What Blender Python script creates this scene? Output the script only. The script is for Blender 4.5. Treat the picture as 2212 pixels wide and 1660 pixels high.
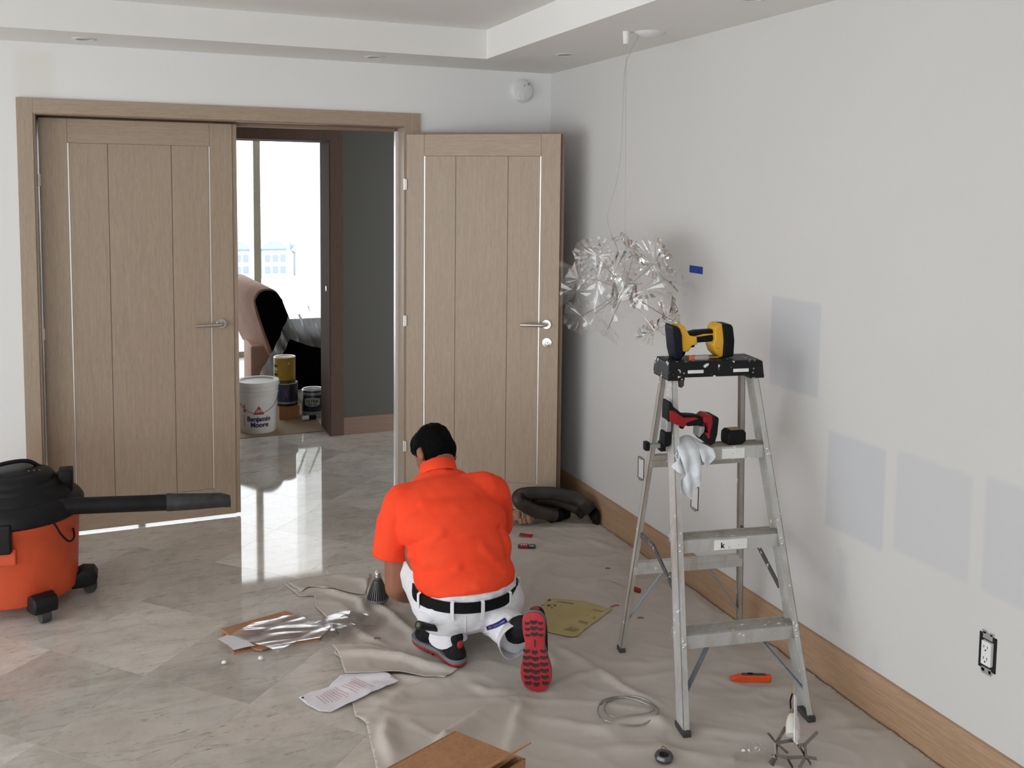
import bpy, bmesh, math, random
from math import sin, cos, pi, radians, sqrt
from mathutils import Vector, Matrix, Euler, noise as mnoise
from mathutils.geometry import delaunay_2d_cdt

for o in list(bpy.data.objects):
    bpy.data.objects.remove(o, do_unlink=True)
scene = bpy.context.scene
COL = scene.collection
random.seed(7)

# ------------------------------------------------------------------ camera
F, PX, PY = 2030.0, 1106.0, 566.0          # focal length and principal point of the photograph (2212 x 1660)
YAW, PITCH, ROLL = radians(-22.42), radians(4.45), radians(0.6)
EYE = Vector((0.0, 0.0, 1.743))

def _rot():
    cy, sy, cp, sp, cr, sr = cos(YAW), sin(YAW), cos(PITCH), sin(PITCH), cos(ROLL), sin(ROLL)
    Rz = Matrix(((cy, sy, 0), (-sy, cy, 0), (0, 0, 1)))
    B = Matrix(((1, 0, 0), (0, 0, -1), (0, 1, 0)))
    Rx = Matrix(((1, 0, 0), (0, cp, -sp), (0, sp, cp)))
    Rr = Matrix(((cr, -sr, 0), (sr, cr, 0), (0, 0, 1)))
    return Rr @ Rx @ B @ Rz
CAM = _rot()
cam_d = bpy.data.cameras.new('camera')
cam = bpy.data.objects.new('camera', cam_d)
COL.objects.link(cam)
R3 = Matrix((CAM[0], -CAM[1], -CAM[2])).transposed()
cam.matrix_world = Matrix.Translation(EYE) @ R3.to_4x4()
cam_d.sensor_width = 36.0
cam_d.lens = F / 2212.0 * 36.0
cam_d.shift_y = -(830.0 - PY) / 2212.0
cam_d.clip_start = 0.05
cam_d.clip_end = 2000
scene.camera = cam

def ray(u, v):
    return CAM.transposed() @ Vector(((u - PX) / F, (v - PY) / F, 1.0))
def hit(u, v, axis, val):
    d = ray(u, v)
    t = (val - EYE[axis]) / d[axis]
    return EYE + d * t
def fl(u, v, z=0.0): return hit(u, v, 2, z)
def aty(u, v, y): return hit(u, v, 1, y)
def atx(u, v, x): return hit(u, v, 0, x)

# ------------------------------------------------------------------ world, daylight, exposure
world = bpy.data.worlds.new('sky')
scene.world = world
world.use_nodes = True
bg = world.node_tree.nodes['Background']
bg.inputs['Color'].default_value = (0.955, 0.972, 1.0, 1)
bg.inputs['Strength'].default_value = 4.65
def portal(name, loc, rot, sx, sy):
    l = bpy.data.lights.new(name, 'AREA')
    l.shape = 'RECTANGLE'; l.size = sx; l.size_y = sy
    l.cycles.is_portal = True
    o = bpy.data.objects.new(name, l); COL.objects.link(o)
    o.location = loc; o.rotation_euler = rot
    return o
portal('daylight_portal_side', (-3.58, 1.2, 1.2), (0, radians(-90), 0), 2.3, 6.8)
portal('daylight_portal_rear', (-2.25, -2.38, 1.2), (radians(90), 0, 0), 2.1, 2.3)
portal('daylight_portal_far', (0.8, 9.8, 1.22), (radians(-90), 0, 0), 3.6, 2.4)
scene.view_settings.view_transform = 'Standard'
scene.view_settings.look = 'None'
scene.view_settings.gamma = 1.0
scene.view_settings.exposure = 0.0
scene.view_settings.use_curve_mapping = False

# ------------------------------------------------------------------ materials
MATS = {}
def newmat(name):
    m = bpy.data.materials.new(name); m.use_nodes = True
    nt = m.node_tree
    b = nt.nodes['Principled BSDF']
    MATS[name] = m
    return m, nt, b
def lk(nt, a, b): nt.links.new(a, b)
def coords(nt, scale=(1, 1, 1), kind='Object', rnd=False, rot=(0, 0, 0)):
    tc = nt.nodes.new('ShaderNodeTexCoord')
    mp = nt.nodes.new('ShaderNodeMapping')
    mp.inputs['Scale'].default_value = scale
    mp.inputs['Rotation'].default_value = rot
    src = tc.outputs[kind]
    if rnd:
        oi = nt.nodes.new('ShaderNodeObjectInfo')
        mu = nt.nodes.new('ShaderNodeMath'); mu.operation = 'MULTIPLY'; mu.inputs[1].default_value = 37.0
        lk(nt, oi.outputs['Random'], mu.inputs[0])
        ad = nt.nodes.new('ShaderNodeVectorMath'); ad.operation = 'ADD'
        lk(nt, src, ad.inputs[0]); lk(nt, mu.outputs[0], ad.inputs[1])
        src = ad.outputs[0]
    lk(nt, src, mp.inputs['Vector'])
    return mp.outputs['Vector']
def noise(nt, vec, scale, detail=4, rough=0.55, dist=0.0):
    n = nt.nodes.new('ShaderNodeTexNoise')
    n.inputs['Scale'].default_value = scale; n.inputs['Detail'].default_value = detail
    n.inputs['Roughness'].default_value = rough; n.inputs['Distortion'].default_value = dist
    lk(nt, vec, n.inputs['Vector'])
    return n.outputs['Fac']
def ramp(nt, fac, stops):
    r = nt.nodes.new('ShaderNodeValToRGB')
    e = r.color_ramp.elements
    while len(e) < len(stops): e.new(0.5)
    for i, (p, c) in enumerate(stops):
        e[i].position = p
        e[i].color = (c[0], c[1], c[2], 1) if not isinstance(c, (int, float)) else (c, c, c, 1)
    lk(nt, fac, r.inputs['Fac'])
    return r.outputs['Color']
def mix(nt, fac, a, b, mode='MIX'):
    m = nt.nodes.new('ShaderNodeMix'); m.data_type = 'RGBA'; m.blend_type = mode
    for i, v in ((0, fac), (6, a), (7, b)):
        if hasattr(v, 'is_output'): lk(nt, v, m.inputs[i])
        elif i == 0: m.inputs[0].default_value = v
        else: m.inputs[i].default_value = (v[0], v[1], v[2], 1)
    return m.outputs[2]
def bump(nt, b, h, strength=0.2, dist=0.01):
    n = nt.nodes.new('ShaderNodeBump')
    n.inputs['Strength'].default_value = strength; n.inputs['Distance'].default_value = dist
    lk(nt, h, n.inputs['Height']); lk(nt, n.outputs['Normal'], b.inputs['Normal'])
def mat(name, col, rough=0.5, metal=0.0, var=0.08, vscale=18.0, bumps=0.0, bscale=200.0, spec=0.5):
    if name in MATS: return MATS[name]
    m, nt, b = newmat(name)
    v = coords(nt)
    n = noise(nt, v, vscale, 5)
    lo = tuple(c * (1 - var) for c in col); hi = tuple(min(1, c * (1 + var)) for c in col)
    lk(nt, ramp(nt, n, ((0.3, lo), (0.7, hi))), b.inputs['Base Color'])
    b.inputs['Roughness'].default_value = rough
    b.inputs['Metallic'].default_value = metal
    b.inputs['Specular IOR Level'].default_value = spec
    if bumps: bump(nt, b, noise(nt, v, bscale, 3), bumps, 0.002)
    return m
def wood(name, a, b_, scale, rough=0.45, rnd=True, amt=1.0):
    m, nt, b = newmat(name)
    v = coords(nt, scale, rnd=rnd)
    n1 = noise(nt, v, 6.0, 6, 0.65, 0.6)
    n2 = noise(nt, v, 30.0, 3, 0.6)
    c = ramp(nt, n1, ((0.30, a), (0.72, b_)))
    c2 = mix(nt, 0.35 * amt, c, ramp(nt, n2, ((0.35, tuple(x * 0.72 for x in a)), (0.65, b_))))
    lk(nt, c2, b.inputs['Base Color'])
    b.inputs['Roughness'].default_value = rough
    bump(nt, b, n2, 0.08, 0.001)
    return m
def clear(name, tint=(1, 1, 1), gloss=0.25, rough=0.06, milk=0.0, ior=1.5):
    """thin clear plastic or glass: see-through with mirror-like sheen at grazing angles"""
    m, nt, b = newmat(name)
    out = nt.nodes['Material Output']
    nt.nodes.remove(b)
    tr = nt.nodes.new('ShaderNodeBsdfTransparent'); tr.inputs[0].default_value = (*tint, 1)
    gl = nt.nodes.new('ShaderNodeBsdfGlossy'); gl.inputs['Roughness'].default_value = rough
    gl.inputs[0].default_value = (1, 1, 1, 1)
    fr = nt.nodes.new('ShaderNodeFresnel'); fr.inputs['IOR'].default_value = ior
    ad = nt.nodes.new('ShaderNodeMath'); ad.operation = 'ADD'; ad.use_clamp = True
    ad.inputs[1].default_value = gloss
    lk(nt, fr.outputs[0], ad.inputs[0])
    mx = nt.nodes.new('ShaderNodeMixShader')
    lk(nt, ad.outputs[0], mx.inputs[0]); lk(nt, tr.outputs[0], mx.inputs[1]); lk(nt, gl.outputs[0], mx.inputs[2])
    res = mx.outputs[0]
    if milk:
        df = nt.nodes.new('ShaderNodeBsdfTranslucent'); df.inputs[0].default_value = (0.9, 0.92, 0.95, 1)
        d2 = nt.nodes.new('ShaderNodeBsdfDiffuse'); d2.inputs[0].default_value = (0.9, 0.91, 0.93, 1)
        m1 = nt.nodes.new('ShaderNodeMixShader'); m1.inputs[0].default_value = 0.5
        lk(nt, df.outputs[0], m1.inputs[1]); lk(nt, d2.outputs[0], m1.inputs[2])
        m2 = nt.nodes.new('ShaderNodeMixShader'); m2.inputs[0].default_value = milk
        lk(nt, res, m2.inputs[1]); lk(nt, m1.outputs[0], m2.inputs[2])
        res = m2.outputs[0]
    lk(nt, res, out.inputs['Surface'])
    return m

def build_wall_mat(name, base, patches=(), smudge=0.0):
    m, nt, b = newmat(name)
    tc = nt.nodes.new('ShaderNodeTexCoord')
    sp = nt.nodes.new('ShaderNodeSeparateXYZ'); lk(nt, tc.outputs['Object'], sp.inputs[0])
    n = noise(nt, tc.outputs['Object'], 1.3, 4)
    c = ramp(nt, n, ((0.25, tuple(x * 0.965 for x in base)), (0.75, base)))
    n2 = noise(nt, tc.outputs['Object'], 9.0, 3)
    for (ya, yb, za, zb, s0, s1, colr, amt, axis) in patches:
        # a rolled-on patch of another coat of paint, its lower and upper edge slightly slanted
        def band(val, lo, hi, w):
            r1 = nt.nodes.new('ShaderNodeMapRange'); r1.interpolation_type = 'SMOOTHSTEP'
            r1.inputs['From Min'].default_value = lo - w; r1.inputs['From Max'].default_value = lo + w
            lk(nt, val, r1.inputs['Value'])
            r2 = nt.nodes.new('ShaderNodeMapRange'); r2.interpolation_type = 'SMOOTHSTEP'
            r2.inputs['From Min'].default_value = hi - w; r2.inputs['From Max'].default_value = hi + w
            r2.inputs['To Min'].default_value = 1; r2.inputs['To Max'].default_value = 0
            lk(nt, val, r2.inputs['Value'])
            mm = nt.nodes.new('ShaderNodeMath'); mm.operation = 'MULTIPLY'
            lk(nt, r1.outputs[0], mm.inputs[0]); lk(nt, r2.outputs[0], mm.inputs[1])
            return mm.outputs[0]
        wob = nt.nodes.new('ShaderNodeMath'); wob.operation = 'MULTIPLY_ADD'
        wob.inputs[1].default_value = s1
        lk(nt, n2, wob.inputs[0]); lk(nt, sp.outputs['Z'], wob.inputs[2])
        a = band(sp.outputs[axis], ya, yb, s0)
        z = band(wob.outputs[0], za + s1 * 0.5, zb + s1 * 0.5, s0 * 1.3)
        mm = nt.nodes.new('ShaderNodeMath'); mm.operation = 'MULTIPLY'
        lk(nt, a, mm.inputs[0]); lk(nt, z, mm.inputs[1])
        m3 = nt.nodes.new('ShaderNodeMath'); m3.operation = 'MULTIPLY'; m3.inputs[1].default_value = amt
        lk(nt, mm.outputs[0], m3.inputs[0])
        c = mix(nt, m3.outputs[0], c, colr)
    lk(nt, c, b.inputs['Base Color'])
    b.inputs['Roughness'].default_value = 0.72
    b.inputs['Specular IOR Level'].default_value = 0.3
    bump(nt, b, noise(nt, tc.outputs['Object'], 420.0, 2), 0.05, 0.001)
    return m

# ------------------------------------------------------------------ mesh helpers
class MB:
    def __init__(s): s.v = []; s.f = []
    def add(s, vs, fs):
        n = len(s.v); s.v += [Vector(v) for v in vs]; s.f += [tuple(i + n for i in f) for f in fs]; return s
    def box(s, a, b, M=None):
        x0, y0, z0 = a; x1, y1, z1 = b
        vs = [Vector(p) for p in ((x0, y0, z0), (x1, y0, z0), (x1, y1, z0), (x0, y1, z0), (x0, y0, z1), (x1, y0, z1), (x1, y1, z1), (x0, y1, z1))]
        if M is not None: vs = [M @ v for v in vs]
        return s.add(vs, [(0, 3, 2, 1), (4, 5, 6, 7), (0, 1, 5, 4), (1, 2, 6, 5), (2, 3, 7, 6), (3, 0, 4, 7)])
    def bar(s, p, q, w, h, up=(0, 0, 1)):
        p, q = Vector(p), Vector(q); d = (q - p); L = d.length; d.normalize()
        up = Vector(up)
        x = d.cross(up)
        if x.length < 1e-4: x = d.cross(Vector((0, 1, 0)))
        x.normalize(); z = x.cross(d).normalized()
        M = Matrix((x, d, z)).transposed().to_4x4(); M.translation = p
        return s.box((-w / 2, 0, -h / 2), (w / 2, L, h / 2), M)
    def tube(s, path, r, n=10, closed=False, caps=True):
        P = [Vector(p) for p in path]; N = len(P)
        R = r if isinstance(r, (list, tuple)) else [r] * N
        prev = None; vs = []; fs = []
        for i in range(N):
            if closed: t = P[(i + 1) % N] - P[i - 1]
            else: t = P[min(i + 1, N - 1)] - P[max(i - 1, 0)]
            t.normalize()
            if prev is None:
                a = Vector((0, 0, 1)) if abs(t.z) < 0.9 else Vector((1, 0, 0))
                u = (a - t * a.dot(t)).normalized()
            else:
                u = prev - t * prev.dot(t)
                u = u.normalized() if u.length > 1e-6 else t.orthogonal().normalized()
            prev = u; w = t.cross(u)
            for k in range(n):
                a = 2 * pi * k / n
                vs.append(P[i] + (u * cos(a) + w * sin(a)) * R[i])
        m = N if closed else N - 1
        for i in range(m):
            j = (i + 1) % N
            for k in range(n):
                l = (k + 1) % n
                fs.append((i * n + k, i * n + l, j * n + l, j * n + k))
        if caps and not closed:
            fs.append(tuple(reversed(range(n)))); fs.append(tuple(range((N - 1) * n, N * n)))
        return s.add(vs, fs)
    def lathe(s, prof, n=32, M=None, a0=0.0, a1=2 * pi):
        full = abs(a1 - a0 - 2 * pi) < 1e-6
        cnt = n if full else n + 1
        vs = []; fs = []
        for (r, z) in prof:
            for k in range(cnt):
                a = a0 + (a1 - a0) * k / n
                vs.append(Vector((r * cos(a), r * sin(a), z)))
        for i in range(len(prof) - 1):
            for k in range(n):
                l = (k + 1) % cnt
                fs.append((i * cnt + k, i * cnt + l, (i + 1) * cnt + l, (i + 1) * cnt + k))
        if M is not None: vs = [M @ v for v in vs]
        return s.add(vs, fs)
    def cyl(s, p, q, r, n=16, r2=None):
        return s.tube([p, q], [r, r if r2 is None else r2], n)
    def prism(s, pts, d0, d1, M=None):
        """pts in (x, z); extruded along y from d0 to d1"""
        n = len(pts)
        area = sum(pts[i][0] * pts[(i + 1) % n][1] - pts[(i + 1) % n][0] * pts[i][1] for i in range(n))
        if area < 0: pts = pts[::-1]
        vs = [Vector((x, d0, z)) for x, z in pts] + [Vector((x, d1, z)) for x, z in pts]
        if M is not None: vs = [M @ v for v in vs]
        fs = [tuple(range(n)), tuple(reversed(range(n, 2 * n)))]
        for i in range(n):
            j = (i + 1) % n
            fs.append((j, i, i + n, j + n))
        return s.add(vs, fs)
    def ell(s, c, r, n=16, M=None):
        prof = [(max(1e-5, sin(pi * i / (n // 2))), -cos(pi * i / (n // 2))) for i in range(n // 2 + 1)]
        T = Matrix.Translation(Vector(c)) @ (M if M is not None else Matrix()) @ Matrix.Diagonal((r[0], r[1], r[2], 1))
        return s.lathe(prof, n, T)
    def mesh(s, name, smooth=False, bevel=0.0, seg=2, weld=True, angle=40):
        me = bpy.data.meshes.new(name)
        me.from_pydata([tuple(v) for v in s.v], [], s.f)
        bm = bmesh.new(); bm.from_mesh(me)
        if weld: bmesh.ops.remove_doubles(bm, verts=bm.verts, dist=1e-5)
        bmesh.ops.recalc_face_normals(bm, faces=bm.faces)
        if bevel:
            ed = [e for e in bm.edges if len(e.link_faces) == 2 and e.calc_face_angle(0) > radians(30)]
            bmesh.ops.bevel(bm, geom=ed, offset=bevel, segments=seg, profile=0.6, affect='EDGES', clamp_overlap=True)
        bm.to_mesh(me); bm.free()
        if smooth:
            for p in me.polygons: p.use_smooth = True
            try: me.set_sharp_from_angle(angle=radians(angle))
            except Exception: pass
        return me
    def build(s, name, m, parent=None, smooth=False, bevel=0.0, seg=2, weld=True, angle=40):
        return obj(name, s.mesh(name, smooth, bevel, seg, weld, angle), m, parent)

def obj(name, me, m=None, parent=None):
    o = bpy.data.objects.new(name, me); COL.objects.link(o)
    if m is not None:
        me.materials.clear(); me.materials.append(m)
    if parent is not None: o.parent = parent
    return o
def tag(o, label, cat, group=None):
    o['label'] = label; o['category'] = cat
    if group: o['group'] = group
    return o
def thing(name, label, cat, loc=(0, 0, 0), rot=(0, 0, 0), group=None):
    o = bpy.data.objects.new(name, None); COL.objects.link(o)
    o.location = loc; o.rotation_euler = rot
    o.empty_display_size = 0.05
    return tag(o, label, cat, group)
def structure(o, label=None):
    o['kind'] = 'structure'
    if label: o['label'] = label
    return o
def sempty(name, loc=(0, 0, 0), rotz=0.0, label=None):
    o = bpy.data.objects.new(name, None); COL.objects.link(o)
    o.location = loc; o.rotation_euler = (0, 0, rotz); o.empty_display_size = 0.05
    return structure(o, label)
def text_mb(s, size, offset=0.0, sx=1.0):
    c = bpy.data.curves.new('t', 'FONT'); c.body = s; c.size = size; c.align_x = 'CENTER'; c.offset = offset
    o = bpy.data.objects.new('t', c); COL.objects.link(o)
    bpy.context.view_layer.update()
    dg = bpy.context.evaluated_depsgraph_get()
    me = bpy.data.meshes.new_from_object(o.evaluated_get(dg))
    vs = [Vector((v.co.x * sx, v.co.y, 0)) for v in me.vertices]; fs = [tuple(p.vertices) for p in me.polygons]
    bpy.data.objects.remove(o, do_unlink=True); bpy.data.curves.remove(c); bpy.data.meshes.remove(me)
    return vs, fs
def polygrid(poly, step, jitter=0.25):
    """triangulated sheet inside a 2-D outline"""
    out = []
    n = len(poly)
    for i in range(n):
        a, b = Vector(poly[i][:2]), Vector(poly[(i + 1) % n][:2])
        k = max(1, int((b - a).length / step))
        for j in range(k): out.append(a.lerp(b, j / k))
    nb = len(out)
    xs = [p.x for p in out]; ys = [p.y for p in out]
    def inside(x, y):
        c = False
        for i in range(n):
            x1, y1 = poly[i][:2]; x2, y2 = poly[(i + 1) % n][:2]
            if (y1 > y) != (y2 > y) and x < (x2 - x1) * (y - y1) / (y2 - y1) + x1: c = not c
        return c
    pts = list(out)
    rnd = random.Random(3)
    y = min(ys) + step / 2
    r = 0
    while y < max(ys):
        x = min(xs) + step * (0.5 if r % 2 else 0.0)
        while x < max(xs):
            px, py = x + rnd.uniform(-1, 1) * step * jitter, y + rnd.uniform(-1, 1) * step * jitter
            if inside(px, py):
                pts.append(Vector((px, py)))
            x += step
        y += step * 0.87; r += 1
    res = delaunay_2d_cdt(pts, [(i, (i + 1) % nb) for i in range(nb)], [], 1, 1e-6)
    return [Vector((p.x, p.y)) for p in res[0]], [tuple(f) for f in res[2]]
def sheet(name, poly, step, zf, m, parent=None, thick=0.0, off=-1.0, smooth=True):
    P, Fc = polygrid(poly, step)
    mb = MB(); mb.add([Vector((p.x, p.y, zf(p.x, p.y))) for p in P], Fc)
    o = mb.build(name, m, parent, smooth=smooth, angle=60)
    if thick:
        md = o.modifiers.new('thick', 'SOLIDIFY'); md.thickness = thick; md.offset = off
    return o
def remesh(name, prims, vox, it, m, parent=None, fac=0.5):
    """one continuous surface grown from overlapping round forms"""
    bm = bmesh.new()
    for p in prims:
        b2 = bmesh.new()
        if p[0] == 'e':
            _, c, r = p[:3]; rot = p[3] if len(p) > 3 else (0, 0, 0)
            M = Matrix.Translation(Vector(c)) @ Euler(rot).to_matrix().to_4x4() @ Matrix.Diagonal((*r, 1))
            bmesh.ops.create_icosphere(b2, subdivisions=3, radius=1.0, matrix=M)
        elif p[0] == 'c':
            _, a, ra, b, rb = p
            bmesh.ops.create_icosphere(b2, subdivisions=2, radius=ra, matrix=Matrix.Translation(Vector(a)))
            bmesh.ops.create_icosphere(b2, subdivisions=2, radius=rb, matrix=Matrix.Translation(Vector(b)))
            r = bmesh.ops.convex_hull(b2, input=b2.verts)
            bmesh.ops.delete(b2, geom=[g for g in r['geom_interior'] + r['geom_unused'] if isinstance(g, bmesh.types.BMVert)], context='VERTS')
        elif p[0] == 'f':      # flat-ended tapered sleeve
            _, a, ra, b, rb = p
            a, b = Vector(a), Vector(b); d = (b - a).normalized(); u = d.orthogonal().normalized(); w = d.cross(u)
            for q, rr in ((a, ra), (b, rb)):
                for k in range(20):
                    t = 2 * pi * k / 20
                    b2.verts.new(q + (u * cos(t) + w * sin(t)) * rr)
            bmesh.ops.convex_hull(b2, input=b2.verts)
        tmp = bpy.data.meshes.new('tmp'); b2.to_mesh(tmp); b2.free(); bm.from_mesh(tmp); bpy.data.meshes.remove(tmp)
    me = bpy.data.meshes.new(name); bm.to_mesh(me); bm.free()
    o = bpy.data.objects.new(name, me); COL.objects.link(o)
    a = o.modifiers.new('r', 'REMESH'); a.mode = 'VOXEL'; a.voxel_size = vox
    s = o.modifiers.new('s', 'SMOOTH'); s.factor = fac; s.iterations = it
    bpy.context.view_layer.update()
    dg = bpy.context.evaluated_depsgraph_get()
    me2 = bpy.data.meshes.new_from_object(o.evaluated_get(dg)); me2.name = name
    bpy.data.objects.remove(o, do_unlink=True); bpy.data.meshes.remove(me)
    for p in me2.polygons: p.use_smooth = True
    return obj(name, me2, m, parent)
def warp(o, fn):
    for v in o.data.vertices: v.co = fn(v.co.copy())
    o.data.update()
def catmull(pts, k=8, closed=False):
    P = [Vector(p) for p in pts]; n = len(P); out = []
    rng = range(n if closed else n - 1)
    for i in rng:
        p0 = P[i - 1] if (closed or i > 0) else P[0]; p1 = P[i]; p2 = P[(i + 1) % n]
        p3 = P[(i + 2) % n] if (closed or i + 2 < n) else P[-1]
        for j in range(k):
            t = j / k
            out.append(0.5 * ((2 * p1) + (p2 - p0) * t + (2 * p0 - 5 * p1 + 4 * p2 - p3) * t * t + (3 * p1 - p0 - 3 * p2 + p3) * t ** 3))
    if not closed: out.append(P[-1])
    return out

# ------------------------------------------------------------------ the setting
XR, YB, YL = 2.284, 4.978, 5.037           # right wall, door wall, plane of the closed leaf
XL, YF = -3.6, -2.4                        # window wall on the left, wall behind the camera
ZC, ZT = 2.404, 2.55                       # soffit and raised tray
YH0, YH1, YW = 5.11, 6.47, 6.78            # hall between the two door walls
YG = 9.85                                  # glazing of the far room

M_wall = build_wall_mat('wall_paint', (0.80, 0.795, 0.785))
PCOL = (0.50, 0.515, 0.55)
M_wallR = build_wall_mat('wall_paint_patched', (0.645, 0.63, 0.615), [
    (2.648, 2.925, 1.005, 1.345, 0.006, 0.012, PCOL, 0.62, 'Y'),
    (2.315, 2.588, 0.565, 0.905, 0.008, 0.015, PCOL, 0.62, 'Y'),
    (1.975, 2.268, 0.590, 0.918, 0.010, 0.015, PCOL, 0.42, 'Y'),
    (1.600, 1.930, 0.590, 0.930, 0.010, 0.015, PCOL, 0.45, 'Y'),
    (2.470, 2.520, 0.30, 0.50, 0.02, 0.06, PCOL, 0.30, 'Y'),
    (2.490, 2.560, 0.20, 0.27, 0.02, 0.05, PCOL, 0.30, 'Y'),
    (2.300, 2.350, 0.14, 0.24, 0.02, 0.05, PCOL, 0.25, 'Y')])
M_wallB = build_wall_mat('wall_paint_door_side', (0.86, 0.855, 0.85), [
    (-0.46, -0.30, 2.14, 2.36, 0.03, 0.03, (0.76, 0.70, 0.62), 0.4, 'X')])
M_ceil = build_wall_mat('ceiling_paint', (0.83, 0.815, 0.79))
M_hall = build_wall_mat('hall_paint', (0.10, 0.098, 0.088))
OAK1, OAK2 = (0.36, 0.265, 0.19), (0.47, 0.365, 0.275)
M_oakV = wood('oak_veneer_upright', OAK1, OAK2, (22, 22, 0.9))
M_oakH = wood('oak_veneer_level', OAK1, OAK2, (0.9, 22, 22))
M_oakD = wood('oak_edge', (0.25, 0.165, 0.115), (0.33, 0.23, 0.165), (22, 22, 1.0))
M_dark = wood('brown_stained_wood', (0.11, 0.070, 0.056), (0.155, 0.105, 0.086), (20, 20, 1.0), 0.8)
M_dark.node_tree.nodes['Principled BSDF'].inputs['Specular IOR Level'].default_value = 0.12
M_base = wood('red_oak_baseboard', (0.33, 0.195, 0.115), (0.50, 0.335, 0.215), (14, 0.8, 26))
M_baseH = wood('hall_baseboard_wood', (0.20, 0.13, 0.095), (0.30, 0.20, 0.15), (0.8, 14, 26))
M_steel = mat('brushed_steel', (0.62, 0.59, 0.56), 0.28, 1.0, 0.06, 60)
M_alu_in = mat('aluminium_inlay', (0.86, 0.85, 0.84), 0.35, 0.6, 0.03)
M_black = mat('matt_black_plastic', (0.006, 0.006, 0.007), 0.5, 0, 0.3, 18, 0, 200, 0.2)
M_white_pl = mat('white_plastic', (0.78, 0.78, 0.78), 0.4, 0, 0.02)
M_glass = clear('window_glass', (0.99, 1.0, 1.0), 0.0, 0.0, 0.0, 1.3)

# floor: slab plus diagonal marble tiles
m, nt, b = newmat('grout'); b.inputs['Base Color'].default_value = (0.42, 0.40, 0.37, 1); b.inputs['Roughness'].default_value = 0.5
v = coords(nt); bump(nt, b, noise(nt, v, 80, 2), 0.1)
lk(nt, ramp(nt, noise(nt, v, 3, 4), ((0.3, (0.40, 0.375, 0.34)), (0.7, (0.50, 0.475, 0.44)))), b.inputs['Base Color'])
floor = MB().box((XL - 0.1, YF - 0.1, -0.12), (3.6, 10.2, -0.004)).build('floor', m)
structure(floor)
m, nt, b = newmat('polished_marble')
v = coords(nt, (1.0, 1.0, 1.0), rnd=True, rot=(0, 0, radians(8)))
vs_ = coords(nt, (1.2, 5.5, 1.0), rnd=True, rot=(0, 0, radians(-28)))
c = ramp(nt, noise(nt, v, 2.2, 6, 0.62, 1.2), ((0.30, (0.43, 0.40, 0.355)), (0.48, (0.54, 0.50, 0.45)), (0.70, (0.63, 0.59, 0.54))))
c = mix(nt, ramp(nt, noise(nt, v, 1.3, 3, 0.5, 0.8), ((0.50, 0.0), (0.72, 0.45))), c, (0.56, 0.45, 0.385))
c = mix(nt, ramp(nt, noise(nt, vs_, 2.6, 5, 0.6, 1.0), ((0.50, 0.0), (0.70, 0.55))), c, (0.37, 0.345, 0.29))
c = mix(nt, ramp(nt, noise(nt, v, 7.0, 6, 0.7, 0.8), ((0.50, 0.0), (0.75, 0.6))), c, (0.62, 0.59, 0.545))
c = mix(nt, ramp(nt, noise(nt, v, 16.0, 5, 0.7, 0.5), ((0.52, 0.0), (0.72, 0.45))), c, (0.36, 0.31, 0.25))
c = mix(nt, ramp(nt, noise(nt, vs_, 8.0, 7, 0.72, 1.2), ((0.575, 0.0), (0.68, 0.75))), c, (0.22, 0.17, 0.12))
oi = nt.nodes.new('ShaderNodeObjectInfo')
c = mix(nt, 1.0, c, ramp(nt, oi.outputs['Random'], ((0.0, 0.90), (1.0, 1.20))), 'MULTIPLY')
lk(nt, c, b.inputs['Base Color'])
b.inputs['Roughness'].default_value = 0.045
b.inputs['IOR'].default_value = 1.52
M_marble = m
TS = 0.457
def clip_rect(P, x0, x1, y0, y1):
    def cl(P, f, inter):
        out = []
        for i in range(len(P)):
            a, b_ = P[i - 1], P[i]
            if f(b_):
                if not f(a): out.append(inter(a, b_))
                out.append(b_)
            elif f(a): out.append(inter(a, b_))
        return out
    def ix(X): return lambda a, b_: a + (b_ - a) * ((X - a.x) / (b_.x - a.x))
    def iy(Y): return lambda a, b_: a + (b_ - a) * ((Y - a.y) / (b_.y - a.y))
    for f, g in ((lambda p: p.x >= x0, ix(x0)), (lambda p: p.x <= x1, ix(x1)), (lambda p: p.y >= y0, iy(y0)), (lambda p: p.y <= y1, iy(y1))):
        P = cl(P, f, g)
        if not P: return P
    return P
def tile_mesh(P):
    mb = MB(); n = len(P)
    a = [Vector((p.x, p.y, 0.0)) for p in P]; c_ = sum(a, Vector()) / n
    top = [p + (c_ - p) * 0.0012 for p in a]
    mb.add([Vector((p.x, p.y, -0.006)) for p in a] + [Vector((p.x, p.y, -0.0003)) for p in a] + top,
           [tuple(range(2 * n, 3 * n))] + [(i, (i + 1) % n, (i + 1) % n + n, i + n) for i in range(n)] + [(i + n, (i + 1) % n + n, (i + 1) % n + 2 * n, i + 2 * n) for i in range(n)])
    return mb.mesh('tile', weld=False)
s2 = sqrt(0.5)
full = None
u0, v0 = 2.02, 2.43
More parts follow.
